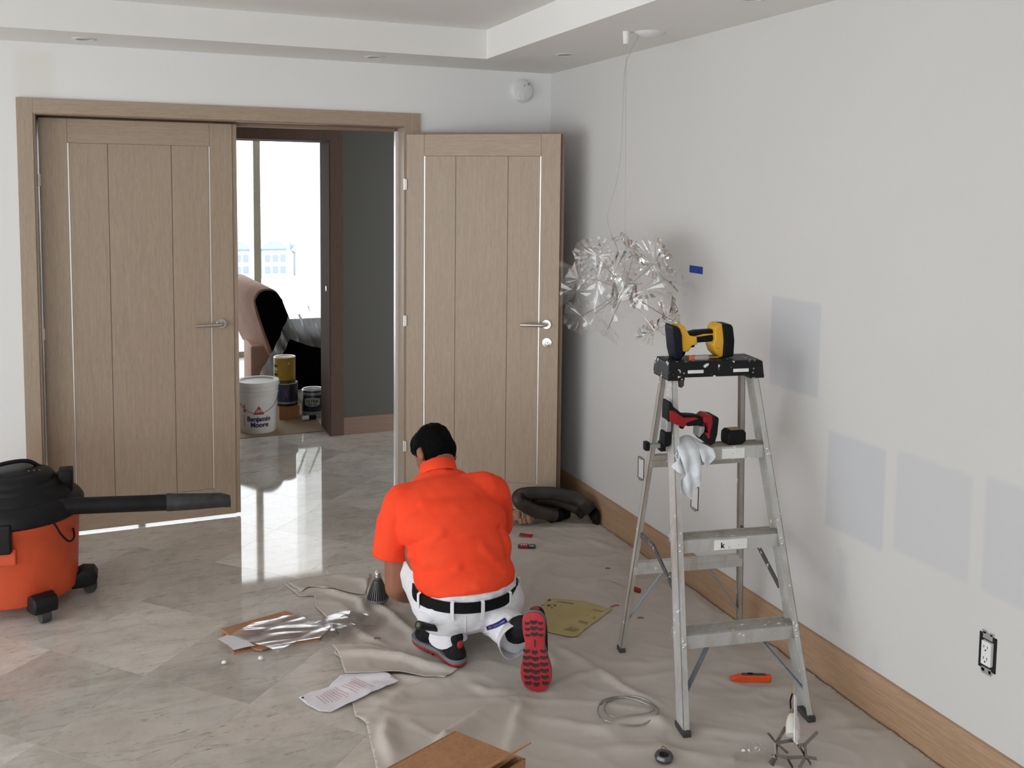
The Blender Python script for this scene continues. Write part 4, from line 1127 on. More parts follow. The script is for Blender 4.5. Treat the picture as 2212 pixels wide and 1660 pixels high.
def sw(co):
    w = co + ML
    n = Vector((w.x - 1.12, (w.y - 3.42) * 0.8, w.z - 0.40)); n.normalize()
    d = 0.0
    for (x0, z0, x1, z1, am, wd) in ((0.93, 0.36, 1.06, 0.47, 0.008, 0.014), (0.99, 0.30, 1.10, 0.36, 0.007, 0.013), (1.28, 0.33, 1.20, 0.42, 0.007, 0.014), (1.02, 0.27, 1.16, 0.30, 0.006, 0.010), (1.25, 0.27, 1.15, 0.31, 0.006, 0.010), (1.02, 0.55, 1.22, 0.56, 0.006, 0.014), (0.97, 0.42, 0.965, 0.34, -0.010, 0.012), (1.30, 0.45, 1.315, 0.36, -0.008, 0.012)):
        a, b_ = Vector((x0, z0)), Vector((x1, z1)); q = Vector((w.x, w.z)); t = max(0, min(1, (q - a).dot(b_ - a) / (b_ - a).length_squared))
        d += am * math.exp(-(((q - a - (b_ - a) * t).length) / wd) ** 2)
    d += wob(w, 0.004, 8.0) + wob(w + Vector((3, 1, 2)), 0.0018, 20.0)
    return co + n * d
warp(shirt, sw)
# collar: a stand-up band leaning with the neck
cr_ = MB(); ca = Vector((0.06, 0.60, 0.80)).normalized(); cu = Vector((1, 0, 0)) - ca * ca.x; cu.normalize(); cv = ca.cross(cu)
cc = W(1.150, 3.545, 0.606)
vs = []; n = 40
for k in range(n):
    a = 2 * pi * k / n
    fr = 0.5 - 0.5 * sin(a)                  # 1 at the nape, 0 at the throat
    for (rr_, hh) in ((0.076, -0.018), (0.072, 0.016 + 0.014 * fr), (0.067, 0.018 + 0.014 * fr), (0.066, -0.010)):
        vs.append(cc + (cu * cos(a) * rr_ * 1.02 + cv * sin(a) * rr_ * 0.95) + ca * hh)
fs = [(k * 4 + j, ((k + 1) % n) * 4 + j, ((k + 1) % n) * 4 + (j + 1) % 4, k * 4 + (j + 1) % 4) for k in range(n) for j in range(4)]
cr_.add(vs, fs).build('collar', M_shirt, shirt, smooth=True, angle=70)
# trousers
pants = remesh('trousers', [
    ('e', W(1.165, 3.262, 0.195), (0.208, 0.184, 0.120)), ('e', W(1.085, 3.225, 0.180), (0.120, 0.130, 0.100)), ('e', W(1.255, 3.220, 0.190), (0.128, 0.132, 0.112)),
    ('f', W(1.168, 3.260, 0.200), 0.186, W(1.168, 3.262, 0.272), 0.184),
    ('c', W(1.075, 3.29, 0.19), 0.108, W(1.005, 3.600, 0.355), 0.078), ('c', W(1.005, 3.600, 0.35), 0.076, W(1.065, 3.27, 0.125), 0.064), ('f', W(1.065, 3.30, 0.155), 0.064, W(1.080, 3.190, 0.095), 0.058),
    ('c', W(1.275, 3.27, 0.20), 0.118, W(1.275, 3.570, 0.090), 0.078), ('c', W(1.275, 3.570, 0.085), 0.076, W(1.260, 3.20, 0.125), 0.072), ('f', W(1.262, 3.25, 0.130), 0.076, W(1.262, 2.990, 0.155), 0.066),
], 0.0075, 4, M_pants, man)
def pw(co):
    w = co + ML
    n = Vector((w.x - 1.15, w.y - 3.3, w.z - 0.2)); n.normalize()
    d = wob(w, 0.007, 11.0) + wob(w + Vector((1, 5, 2)), 0.004, 28.0)
    if w.z < 0.16: d += 0.006 * sin(w.y * 95 + w.x * 40) * (0.16 - w.z) / 0.16
    p = co + n * d
    p.z = max(p.z, 0.008)
    return p
warp(pants, pw)
# belt and loops around the waistband
def ring_pt(a, r=0.0, z=0.0, rx=0.188, ry=0.180): return W(1.168 + (rx + r) * cos(a), 3.262 + (ry + r) * sin(a), 0.238 + z)
bl = MB(); vs = []; n = 64
for k in range(n):
    a = 2 * pi * k / n
    for r, z in ((0.010, -0.019), (0.016, -0.019), (0.013, 0.019), (0.007, 0.019)): vs.append(ring_pt(a, r, z))
fs = [(k * 4 + j, ((k + 1) % n) * 4 + j, ((k + 1) % n) * 4 + (j + 1) % 4, k * 4 + (j + 1) % 4) for k in range(n) for j in range(4)]
bl.add(vs, fs).build('belt', mat('black_leather', (0.004, 0.004, 0.005), 0.6, 0, 0.1, 18, 0, 200, 0.15), pants, smooth=True, angle=50)
for a in (radians(-91), radians(-122), radians(-55), radians(-165), radians(-15), radians(60), radians(120)):
    mb = MB()
    t = Vector((-sin(a), cos(a), 0)) * 0.0065; o_ = Vector((cos(a), sin(a), 0))
    P = [ring_pt(a, 0.014, -0.046), ring_pt(a, 0.019, -0.026), ring_pt(a, 0.019, 0.020), ring_pt(a, 0.010, 0.026)]
    vs = []
    for p in P: vs += [p - t, p + t, p + t + o_ * 0.003, p - t + o_ * 0.003]
    mb.add(vs, [(i * 4 + j, i * 4 + (j + 1) % 4, (i + 1) * 4 + (j + 1) % 4, (i + 1) * 4 + j) for i in range(3) for j in range(4)] + [(0, 1, 2, 3), (15, 14, 13, 12)])
    mb.build('belt_loop', mat('white_twill', (0.80, 0.80, 0.83), 0.9), pants)

def snap_to(o, target, dist=0.0015):
    """lay a thin detail on the surface of a remeshed garment"""
    from mathutils.bvhtree import BVHTree
    bm = bmesh.new(); bm.from_mesh(target.data); bv = BVHTree.FromBMesh(bm); bm.free()
    return bv
pbv = snap_to(None, pants)
def on_pants(u, v, lift=0.002):
    d = ray(u, v); o_ = EYE - ML
    h = pbv.ray_cast(o_, d.normalized())
    return (h[0] + h[1] * lift) if h[0] is not None else None
def pants_strip(name, pts, w, mt_, lift=0.0015):
    P = [on_pants(u, v, lift) for u, v in pts]; P = [p for p in P if p is not None]
    if len(P) > 2: return MB().tube(P, w, 6).build(name, mt_, pants, smooth=True)
M_seamw = mat('white_seam', (0.84, 0.84, 0.87), 0.9)
pants_strip('pocket_seam', [(x, 1402 - 36 - 0.00075 * (1160 - x) ** 2 * 0 - 34 * ((x - 1050) / 70.0) ** 1.0 * 0.55) for x in range(1040, 1112, 6)], 0.0016, M_seamw)
pants_strip('pocket_seam', [(902 + 7 * k, 1318 + 4.1 * k - 0.10 * k * k) for k in range(14)], 0.0016, M_seamw)
pants_strip('back_seam', [(1006, 1332 + 4 * k) for k in range(10)], 0.0016, M_seamw)
# blue woven label on the right back pocket
quad = ((1050, 1353), (1091, 1336), (1096, 1344), (1054, 1362))
gx, gy = 10, 4; vs = []; ok = True
for j in range(gy + 1):
    for i in range(gx + 1):
        a = Vector(quad[0]).lerp(Vector(quad[1]), i / gx); b_ = Vector(quad[3]).lerp(Vector(quad[2]), i / gx); q = a.lerp(b_, j / gy)
        q.y += 3.0 * sin(pi * i / gx)
        p = on_pants(q.x, q.y, 0.003)
        if p is None: ok = False; p = Vector()
        vs.append(p)
if ok:
    lab = MB().add(vs, [(j * (gx + 1) + i, j * (gx + 1) + i + 1, (j + 1) * (gx + 1) + i + 1, (j + 1) * (gx + 1) + i) for j in range(gy) for i in range(gx)]).build('pocket_label', mat('navy_woven_label', (0.008, 0.010, 0.13), 0.7), pants, smooth=True)
    lab.modifiers.new('thick', 'SOLIDIFY').thickness = 0.0012
    def lp(s, t):      # s along 0..1, t up 0..1
        i = max(0, min(gx - 1e-4, s * gx)); j = max(0, min(gy - 1e-4, (1 - t) * gy)); i0, j0 = int(i), int(j)
        g = lambda ii, jj: vs[jj * (gx + 1) + ii]
        return g(i0, j0).lerp(g(i0 + 1, j0), i - i0).lerp(g(i0, j0 + 1).lerp(g(i0 + 1, j0 + 1), i - i0), j - j0)
    tv, tf = text_mb('WILLIAMS', 1.0, 0.01)
    nrm = (vs[1] - vs[0]).cross(vs[gx + 1] - vs[0]).normalized()
    if nrm.y > 0: nrm = -nrm
    w_ = max(p.x for p in tv) - min(p.x for p in tv)
    MB().add([lp(0.66 + p.x / w_ * 0.55, 0.30 + p.y * 0.42) + nrm * 0.0012 for p in tv], tf).build('label_lettering', mat('pale_blue_thread', (0.25, 0.30, 0.62), 0.8), pants)
    MB().add([lp(0.20 + 0.09 * cos(k * pi / 6), 0.5 + 0.3 * sin(k * pi / 6)) + nrm * 0.0012 for k in range(12)], [tuple(range(12))]).build('label_emblem', mat('dull_red_thread', (0.20, 0.03, 0.10), 0.8), pants)

# shoes
M_upper = mat('black_mesh_upper', (0.010, 0.010, 0.012), 0.8, 0, 0.5, 40, 0.4, 300, 0.2)
M_mid = mat('grey_midsole', (0.16, 0.16, 0.17), 0.7, 0, 0.2)
M_sole = mat('red_rubber_outsole', (0.42, 0.015, 0.025), 0.55, 0, 0.15, 30)
M_tread = mat('black_rubber_lug', (0.020, 0.016, 0.018), 0.6)
SO = [(-0.135, 0.0), (-0.128, 0.024), (-0.105, 0.036), (-0.060, 0.036), (-0.015, 0.031), (0.030, 0.040), (0.075, 0.050), (0.115, 0.048), (0.145, 0.034), (0.157, 0.0), (0.150, -0.026), (0.125, -0.042), (0.080, -0.047), (0.030, -0.038), (-0.015, -0.030), (-0.060, -0.034), (-0.105, -0.035), (-0.128, -0.023)]
def shoe(loc, rotm, label):
    e = bpy.data.objects.new('shoe', None); COL.objects.link(e); e.parent = man; e['label'] = label
    e.matrix_local = Matrix.Translation(Vector(loc) - ML) @ rotm
    so = catmull([(x, y, 0) for x, y in SO], 3, True)
    def slab(nm, z0, z1, sc, mt_):
        mb = MB(); n = len(so)
        mb.add([Vector((p.x * sc, p.y * sc, z0)) for p in so] + [Vector((p.x * sc, p.y * sc, z1)) for p in so], [tuple(reversed(range(n))), tuple(range(n, 2 * n))] + [(i, (i + 1) % n, (i + 1) % n + n, i + n) for i in range(n)])
        return mb.build(nm, mt_, e, smooth=True, bevel=0.0015)
    slab('outsole', 0.004, 0.013, 1.0, M_sole)
    slab('midsole', 0.013, 0.028, 1.015, M_mid)
    remesh('upper', [('c', (0.10, 0.003, 0.045), 0.034, (0.03, 0.0, 0.052), 0.036), ('c', (0.03, 0.0, 0.055), 0.036, (-0.05, 0, 0.075), 0.036), ('c', (-0.06, 0, 0.050), 0.036, (-0.095, 0, 0.055), 0.032), ('c', (-0.055, 0, 0.085), 0.034, (-0.095, 0, 0.095), 0.028), ('e', (0.085, 0.003, 0.038), (0.062, 0.044, 0.026)), ('e', (-0.09, 0, 0.035), (0.046, 0.038, 0.03))], 0.006, 4, M_upper, e)
    MB().ell((-0.1185, 0.0, 0.078), (0.006, 0.013, 0.018), 12).build('heel_emblem', M_sole, e, smooth=True)
    mb = MB()
    def lug(x, y, w, h, ch):
        mb.prism([(x - h, y - w), (x + h * 0.6, y - w * 1.05), (x + h * (1 + ch), y), (x + h * 0.6, y + w * 1.05), (x - h, y + w), (x - h * (1 - ch), y)], 0.0005, 0.0045, Matrix(((1, 0, 0, 0), (0, 0, 1, 0), (0, 1, 0, 0), (0, 0, 0, 1))))
    for x in (-0.100, -0.078, -0.056): lug(x, 0.0, 0.010, 0.0060, 0.5); lug(x + 0.004, 0.021, 0.007, 0.0042, 0.5); lug(x + 0.004, -0.021, 0.007, 0.0042, 0.5)
    for i, x in enumerate((0.010, 0.034, 0.058, 0.082, 0.106, 0.128)):
        w = (0.010, 0.012, 0.013, 0.013, 0.012, 0.010)[i]
        lug(x, 0.002, w * 0.85, 0.0062, 0.6); lug(x - 0.004, 0.028, w * 0.95, 0.0056, 0.6); lug(x - 0.004, -0.026, w * 0.95, 0.0056, 0.6)
    mb.box((-0.035, -0.0012, 0.001), (-0.008, 0.0012, 0.0044))
    mb.build('tread_lugs', M_tread, e, weld=False)
    return e
# left shoe flat on the cloth, toe away and to the left
lh, lt = fl(985, 1440, 0.012), fl(905, 1408, 0.012)
ang = radians(107)
shoe((1.062, 3.228, 0.010), Matrix.Rotation(ang, 4, 'Z'), 'black trail shoe with grey and red sole, flat on the cloth')
# right shoe on its toe, sole turned to the camera
X = Vector((0.03, -0.10, -0.995)).normalized(); Zs = Vector((0.50, 0.86, -0.06)); Zs = (Zs - X * Zs.dot(X)).normalized(); Ys = Zs.cross(X)
Rm = Matrix((X, Ys, Zs)).transposed().to_4x4()
shoe((1.282, 2.862, 0.155), Rm @ Matrix.Diagonal((0.94, 1.10, 1.0, 1.0)), 'black shoe on its toe showing the red lugged sole')
remesh('sock', [('c', W(1.258, 3.03, 0.148), 0.044, W(1.268, 2.975, 0.175), 0.046), ('c', W(1.268, 2.975, 0.180), 0.046, W(1.275, 2.935, 0.205), 0.042)], 0.006, 2, M_upper, man)
# loose trouser hem beside the right shoe
hem = MB(); vs = []; n = 28
hc = W(1.257, 2.992, 0.147); hu = Vector((1, 0.25, 0)).normalized(); hv = Vector((0.0, -0.25, 1)).normalized(); hd = Vector((0.05, -1, -0.1)).normalized()
for k in range(n):
    a = 2 * pi * k / n
    for r, t in ((0.066, -0.012), (0.078 + 0.005 * sin(3 * a), 0.026), (0.075 + 0.005 * sin(3 * a), 0.027), (0.060, -0.012)):
        q = hc + (hu * cos(a) * 1.02 + hv * sin(a) * 0.98) * r + hd * t
        q.z = max(q.z, 0.012); vs.append(q)
hem.add(vs, [(k * 4 + j, ((k + 1) % n) * 4 + j, ((k + 1) % n) * 4 + (j + 1) % 4, k * 4 + (j + 1) % 4) for k in range(n) for j in range(4)]).build('trouser_hem', M_pants, pants, smooth=True, angle=70)
hem = MB(); vs = []
hc = W(1.078, 3.195, 0.105); hu = Vector((1, 0.3, 0)).normalized(); hv = Vector((-0.3, 1, 0)).normalized()
for k in range(n):
    a = 2 * pi * k / n
    for r, t in ((0.060, 0.045), (0.070 + 0.004 * sin(5 * a), -0.020 - 0.018 * max(0, sin(2 * a + 0.8))), (0.066, -0.019 - 0.018 * max(0, sin(2 * a + 0.8))), (0.054, 0.045)):
        vs.append(hc + (hu * cos(a) + hv * sin(a)) * r + Vector((0, 0, t)))
hem.add(vs, [(k * 4 + j, ((k + 1) % n) * 4 + j, ((k + 1) % n) * 4 + (j + 1) % 4, k * 4 + (j + 1) % 4) for k in range(n) for j in range(4)]).build('trouser_hem', M_pants, pants, smooth=True, angle=70)
# torch in the left back pocket
p0, p1 = on_pants(905, 1347, 0.010), on_pants(938, 1356, 0.004)
if p0 is None: p0 = aty(905, 1347, 3.10) - ML
if p1 is None: p1 = aty(940, 1356, 3.12) - ML
p0 = p0 + Vector((-0.006, -0.012, 0))
tl = thing('pocket_torch', 'small black torch sticking out of the left back pocket', 'torch', p0 + ML)
d = (p1 - p0)
MB().cyl((0, 0, 0), tuple(d * 1.3), 0.0150, 16, 0.011).build('barrel', M_black, tl, smooth=True)
dn = d.normalized()
MB().tube([tuple(-dn * 0.0015), tuple(dn * 0.001)], 0.0085, 14).build('tail_button', mat('olive_rubber', (0.07, 0.075, 0.03), 0.5), tl, smooth=True)

# ------------------------------------------------------------------ wet-and-dry vacuum
M_vor = mat('dusty_orange_plastic', (0.66, 0.085, 0.025), 0.5, 0, 0.18, 5)
M_vbk = mat('dusty_black_plastic', (0.009, 0.009, 0.011), 0.45, 0, 0.4, 9, 0, 200, 0.25)
VC = Vector((-0.435, 4.30, 0.0))
vac = thing('shop_vacuum', 'orange and black wet-and-dry vacuum standing on the marble at the left edge', 'vacuum', VC)
MB().lathe([(0.0001, 0.052), (0.205, 0.052), (0.216, 0.060), (0.222, 0.10), (0.232, 0.345), (0.240, 0.362), (0.244, 0.395), (0.0001, 0.395)], 56).build('tank', M_vor, vac, smooth=True)
MB().lathe([(0.0001, 0.470), (0.20, 0.466), (0.238, 0.450), (0.252, 0.428), (0.255, 0.392), (0.247, 0.382), (0.0001, 0.382)], 56).build('lid', M_vbk, vac, smooth=True)
hd = MB().lathe([(0.0001, 0.560), (0.095, 0.558), (0.128, 0.550), (0.140, 0.538), (0.146, 0.522), (0.166, 0.512), (0.172, 0.498), (0.196, 0.486), (0.207, 0.462), (0.0001, 0.462)], 48).build('motor_head', M_vbk, vac, smooth=True)
MB().lathe([(0.0001, 0.566), (0.086, 0.565), (0.096, 0.558), (0.0001, 0.556)], 40).build('top_plate', M_vbk, hd, smooth=True)
MB().tube(catmull([(-0.10, -0.06, 0.545), (-0.11, -0.07, 0.586), (-0.04, -0.03, 0.600), (0.04, 0.01, 0.592), (0.085, 0.03, 0.556)], 6), 0.0085, 12).build('carry_handle', M_vbk, vac, smooth=True)
MB().box((0.150, -0.03, 0.455), (0.212, 0.055, 0.545)).build('port_collar', M_vbk, vac, bevel=0.012, seg=3, smooth=True)
for k in range(3):
    a = radians(-70 + k * 9)
    MB().ell((0.05 + 0.02 * k, -0.05, 0.566), (0.004, 0.004, 0.0015), 8).build('screw', M_steel, hd, smooth=True)
for a in (radians(-100), radians(80)):
    M = Matrix.Rotation(a, 4, 'Z')
    MB().box((0.236, -0.045, 0.300), (0.268, 0.045, 0.415), M).build('latch', M_vbk, vac, bevel=0.008, seg=3)
    MB().box((0.222, -0.055, 0.245), (0.240, 0.055, 0.310), M).build('latch_recess', M_vor, vac, bevel=0.006)
# casters
for a in (radians(-66), radians(0), radians(114), radians(180)):
    M = Matrix.Rotation(a, 4, 'Z')
    c_ = MB()
    c_.prism([(0.195, 0.035), (0.205, 0.095), (0.240, 0.112), (0.285, 0.105), (0.300, 0.078), (0.292, 0.045), (0.250, 0.036)], -0.045, 0.045, M)
    ft = c_.build('caster_arm', M_vbk, vac, bevel=0.008, seg=3, smooth=True)
    MB().cyl(tuple(M @ Vector((0.268, -0.018, 0.028))), tuple(M @ Vector((0.268, 0.018, 0.028))), 0.0275, 20).build('wheel', M_foot, ft, smooth=True)
# blower tube with nozzle
ya = 4.17
t0, t1, t2_ = aty(40, 1098, ya), aty(362, 1086, ya), aty(497, 1083, ya)
tb = MB().tube([tuple(t0 - VC), tuple(t1 - VC)], 0.034, 24).build('extension_tube', M_vbk, vac, smooth=True)
MB().tube([tuple(aty(90, 1096, ya) - VC), tuple(aty(112, 1095, ya) - VC)], 0.0362, 24).build('tube_collar', M_black, tb, smooth=True)
d = (t2_ - t1)
nz = MB(); vs = []
for f_, rx, rz, dz in ((-0.02, 0.036, 0.036, 0.0), (0.0, 0.0375, 0.0375, 0.0), (0.5, 0.037, 0.034, 0.002), (0.85, 0.036, 0.031, 0.006), (1.0, 0.034, 0.026, 0.000)):
    c_ = t1 - VC + d * f_ + Vector((0, 0, dz))
    for k in range(24):
        a = 2 * pi * k / 24; vs.append(c_ + Vector((0, cos(a) * rx, sin(a) * rz)))
nz.add(vs, [(i * 24 + k, i * 24 + (k + 1) % 24, (i + 1) * 24 + (k + 1) % 24, (i + 1) * 24 + k) for i in range(4) for k in range(24)] + [tuple(range(96, 120))])
nz.build('nozzle', mat('scuffed_rubber_nozzle', (0.035, 0.035, 0.036), 0.6, 0, 0.4, 30, 0.4, 120), vac, smooth=True)
MB().tube(catmull([tuple(p - VC) for p in (aty(92, 1112, 4.09), aty(118, 1133, 4.085), aty(132, 1155, 4.09), aty(150, 1170, 4.11), aty(160, 1160, 4.16), aty(158, 1142, 4.20))], 6), 0.004, 8).build('cord', M_black, vac, smooth=True)

# ------------------------------------------------------------------ vacuum hose by the corner
m, nt, b = newmat('ribbed_dark_hose')
v = coords(nt); lk(nt, ramp(nt, noise(nt, v, 14, 4), ((0.3, (0.030, 0.024, 0.020)), (0.7, (0.060, 0.048, 0.040)))), b.inputs['Base Color']); b.inputs['Roughness'].default_value = 0.5
M_hose = m
def hp2(u, v, z): return fl(u, v, z)
R_h = 0.034
hose = thing('vacuum_hose', 'ribbed dark vacuum hose bent in a loop on the floor by the corner', 'hose', fl(1190, 1120, 0))
HO = hose.location
path = [aty(u, v, y) for u, v, y in ((1200, 1114, 4.31), (1165, 1107, 4.31), (1138, 1096, 4.30), (1120, 1082, 4.30), (1124, 1070, 4.32), (1150, 1066, 4.33), (1190, 1066, 4.33), (1230, 1073, 4.32), (1260, 1088, 4.29), (1277, 1106, 4.26))]
pp = catmull([p - HO for p in path], 20)
MB().tube([tuple(p) for p in pp], [R_h * (1.0 if i % 2 else 0.91) for i in range(len(pp))], 18).build('ribbed_tube', M_hose, hose, smooth=True, angle=80)
path = [aty(u, v, y) for u, v, y in ((1205, 1108, 4.37), (1172, 1102, 4.37), (1150, 1092, 4.37), (1148, 1083, 4.38), (1175, 1079, 4.38), (1215, 1086, 4.37), (1248, 1100, 4.34), (1262, 1112, 4.31))]
pp = catmull([p - HO for p in path], 20)
MB().tube([tuple(p) for p in pp], [0.032 * (1.0 if i % 2 else 0.91) for i in range(len(pp))], 18).build('ribbed_tube', M_hose, hose, smooth=True, angle=80)
a0, a1 = hp2(1186, 1116, 0.036) - HO, hp2(1226, 1108, 0.036) - HO
MB().tube([tuple(a0), tuple(a0.lerp(a1, 0.55)), tuple(a0.lerp(a1, 0.6)), tuple(a1)], [0.036, 0.036, 0.031, 0.030], 20).build('cuff', M_black, hose, smooth=True)
a0 = hp2(1276, 1100, 0.050) - HO; a1 = hp2(1287, 1117, 0.034) - HO
vs = []
for k in range(24):
    an = 2 * pi * k / 24
    for s_, w_, h_ in ((0, 0.034, 0.034), (1, 0.030, 0.042), (1.5, 0.012, 0.050)):
        c_ = a0.lerp(a1, s_); vs.append(c_ + Vector((cos(an) * w_ * 0.9, cos(an) * w_ * 0.4, max(-c_.z + 0.004, sin(an) * h_))))
MB().add(vs, [(k * 3 + j, ((k + 1) % 24) * 3 + j, ((k + 1) % 24) * 3 + j + 1, k * 3 + j + 1) for k in range(24) for j in range(2)] + [tuple(k * 3 + 2 for k in range(24)), tuple(k * 3 for k in reversed(range(24)))]).build('crevice_nozzle', M_black, hose, smooth=True)

# ------------------------------------------------------------------ things lying on the cloth and the marble
M_card = wood('brown_cardboard', (0.36, 0.17, 0.075), (0.46, 0.235, 0.115), (3, 3, 3), 0.8)
M_kraft = mat('kraft_paper', (0.36, 0.20, 0.13), 0.75, 0, 0.15, 20)
def crumple(name, label, cat, ctr, rx, ry, hz, mt_, seed, step=0.010, sharp=26.0):
    rr = random.Random(seed)
    pts = [(rx * (0.8 + 0.35 * rr.random()) * cos(2 * pi * k / 11), ry * (0.8 + 0.35 * rr.random()) * sin(2 * pi * k / 11)) for k in range(11)]
    def zf(x, y):
        d = max(0.0, 1 - ((x / rx) ** 2 + (y / ry) ** 2))
        return 0.004 + hz * d * (0.55 + 0.9 * abs(mnoise.noise(Vector((x * sharp, y * sharp, seed))))) + 0.3 * hz * abs(mnoise.noise(Vector((x * sharp * 2, y * sharp * 2, seed + 3.0)))) 
    o = sheet(name, pts, step, zf, mt_, None, 0.0008, 1.0, smooth=False)
    o.location = ctr
    return tag(o, label, cat)
c_ = fl(1135, 1128); crumple('packing_paper', 'crumpled brown packing paper behind the kneeling worker', 'paper', (c_.x, c_.y, cloth_h(c_.x, c_.y) + 0.002), 0.105, 0.075, 0.100, M_kraft, 4)

# red and grey blister packs
def pack(u, v, label, w, d, rot, cols, h=0.010):
    c_ = fl(u, v); e = thing('blister_pack', label, 'package', (c_.x, c_.y, cloth_h(c_.x, c_.y) + 0.003), (0, 0, rot), group='small hardware packs on the cloth')
    MB().box((-w / 2, -d / 2, 0), (w / 2, d / 2, 0.0015)).build('card', cols[0], e)
    MB().box((-w * 0.42, -d * 0.40, 0.0015), (w * 0.10, d * 0.30, h)).build('printed_panel', cols[1], e, bevel=0.002)
    MB().box((w * 0.12, -d * 0.35, 0.0015), (w * 0.44, d * 0.25, h)).build('blister', cols[2], e, bevel=0.004)
    for k in range(3): MB().box((-w * 0.36 + k * w * 0.14, -d * 0.2, h), (-w * 0.27 + k * w * 0.14, d * 0.1, h + 0.0004)).build('print_square', M_white_pl, e)
    return e
M_redp = mat('red_print', (0.42, 0.02, 0.03), 0.4); M_dk = mat('dark_blue_print', (0.03, 0.05, 0.09), 0.4)
M_blis = clear('blister_plastic', (0.85, 0.9, 0.95), 0.25, 0.1, 0.15)
pack(1138, 1186, 'red and grey hardware blister pack beside the worker, nearer one', 0.085, 0.045, radians(-20), (M_dk, M_redp, M_blis))
c_ = fl(1136, 1163); e = thing('hardware_card', 'small flat red card behind the blister pack on the cloth', 'card', (c_.x, c_.y, cloth_h(c_.x, c_.y) + 0.003), (0, 0, radians(-38)))
MB().box((-0.034, -0.018, 0), (0.034, 0.018, 0.002)).build('card', M_redp, e); MB().box((-0.034, 0.006, 0.002), (-0.008, 0.018, 0.0026)).build('print_bar', M_dk, e)

# yellow instruction sheet
def floor_sheet(name, label, cat, px, mt_, zoff, zf=None, step=0.012):
    P = [fl(u, v) for u, v in px]; c_ = sum(P, Vector()) / len(P)
    poly = [(p.x - c_.x, p.y - c_.y) for p in P]
    f = (lambda x, y: max(cloth_h(c_.x + x, c_.y + y), 0.0) + zoff) if zf is None else zf
    o = sheet(name, poly, step, f, mt_, None, 0.0005, 1.0); o.location = (c_.x, c_.y, 0)
    return tag(o, label, cat), c_, f
m, nt, b = newmat('yellow_paper'); v = coords(nt); lk(nt, ramp(nt, noise(nt, v, 9, 4), ((0.3, (0.42, 0.34, 0.15)), (0.7, (0.49, 0.40, 0.19)))), b.inputs['Base Color']); b.inputs['Roughness'].default_value = 0.8
ys, yc, yf = floor_sheet('instruction_sheet', 'yellow printed sheet lying on the cloth beside the worker', 'paper', ((1157, 1328), (1185, 1297), (1260, 1304), (1322, 1322), (1280, 1353), (1242, 1383), (1190, 1372), (1150, 1362)), m, 0.004)
M_ink = mat('brown_ink', (0.09, 0.07, 0.035), 0.8); M_ink2 = mat('olive_ink', (0.27, 0.22, 0.10), 0.8)
def ink(sheet_o, c_, f, quads, mt_, lift=0.0009):
    for k, q in enumerate(quads):
        P = [fl(u, v) for u, v in q]
        MB().add([Vector((p.x - c_.x, p.y - c_.y, f(p.x - c_.x, p.y - c_.y) + lift)) for p in P], [tuple(range(len(P)))]).build('print', mt_, sheet_o)
ink(ys, yc, yf, [[(1182, 1301), (1189, 1299), (1191, 1302), (1184, 1304)], [(1169, 1314), (1175, 1311), (1177, 1313), (1171, 1316)], [(1181, 1314), (1188, 1312), (1190, 1315), (1184, 1317)], [(1196, 1312), (1202, 1314), (1200, 1316), (1195, 1314)], [(1160, 1329), (1166, 1326), (1167, 1330), (1161, 1332)], [(1190, 1318), (1194, 1318), (1193, 1321), (1190, 1320)]], M_ink)
ink(ys, yc, yf, [[(1205, 1304), (1240, 1309), (1239, 1311), (1204, 1306)], [(1282, 1321), (1304, 1326), (1302, 1328), (1280, 1324)], [(1270, 1333), (1287, 1338), (1284, 1342), (1266, 1337)], [(1252, 1346), (1272, 1351), (1268, 1355), (1248, 1350)], [(1232, 1361), (1252, 1366), (1248, 1370), (1228, 1365)], [(1216, 1366), (1228, 1363), (1246, 1368), (1240, 1371)]], M_ink2)

# white printed instruction sheet, half on the marble
wpx = ((645, 1512), (670, 1500), (710, 1492), (735, 1470), (797, 1447), (822, 1468), (865, 1481), (790, 1515), (714, 1543), (690, 1541), (660, 1525))
def wf(x, y):
    X_, Y_ = wc.x + x, wc.y + y
    k = min(1, max(0, (X_ - 0.54) / 0.12)); base = 0.0015 * (1 - k) + (cloth_h(X_, Y_) + 0.006) * k
    return base + 0.006 * abs(sin(9.0 * (x * 0.9 - y * 0.4))) + 0.02 * max(0.0, -x - 0.10)
wc = sum((fl(u, v) for u, v in wpx), Vector()) / len(wpx)
M_paper = mat('white_paper', (0.70, 0.69, 0.73), 0.8, 0, 0.03)
ws, wc, wf_ = floor_sheet('instruction_sheet', 'white sheet with red print lying half off the drop cloth', 'paper', wpx, M_paper, 0.003, wf)
M_pink = mat('pale_red_print', (0.62, 0.42, 0.42), 0.8)
def lerp2(a, b_, t): return (a[0] + (b_[0] - a[0]) * t, a[1] + (b_[1] - a[1]) * t)
for k in range(15):
    t = k / 14.0
    if k == 8: continue
    A_, B_ = lerp2((680, 1508), (760, 1478), t), lerp2((712, 1533), (812, 1500), t)
    s0 = 0.05 + 0.15 * random.random(); s1 = 0.75 + 0.2 * random.random()
    q0, q1 = lerp2(A_, B_, s0), lerp2(A_, B_, s1)
    n_ = 6
    for i in range(n_):
        a_, b_ = lerp2(q0, q1, i / n_), lerp2(q0, q1, (i + 0.92) / n_)
        ink(ws, wc, wf_, [[(a_[0] - 1.1, a_[1]), (a_[0] + 1.1, a_[1] - 0.7), (b_[0] + 1.1, b_[1] - 0.7), (b_[0] - 1.1, b_[1])]], M_pink, 0.0012)
ink(ws, wc, wf_, [[(651, 1513), (655, 1511), (657, 1514), (653, 1515)]], M_black, 0.0015)

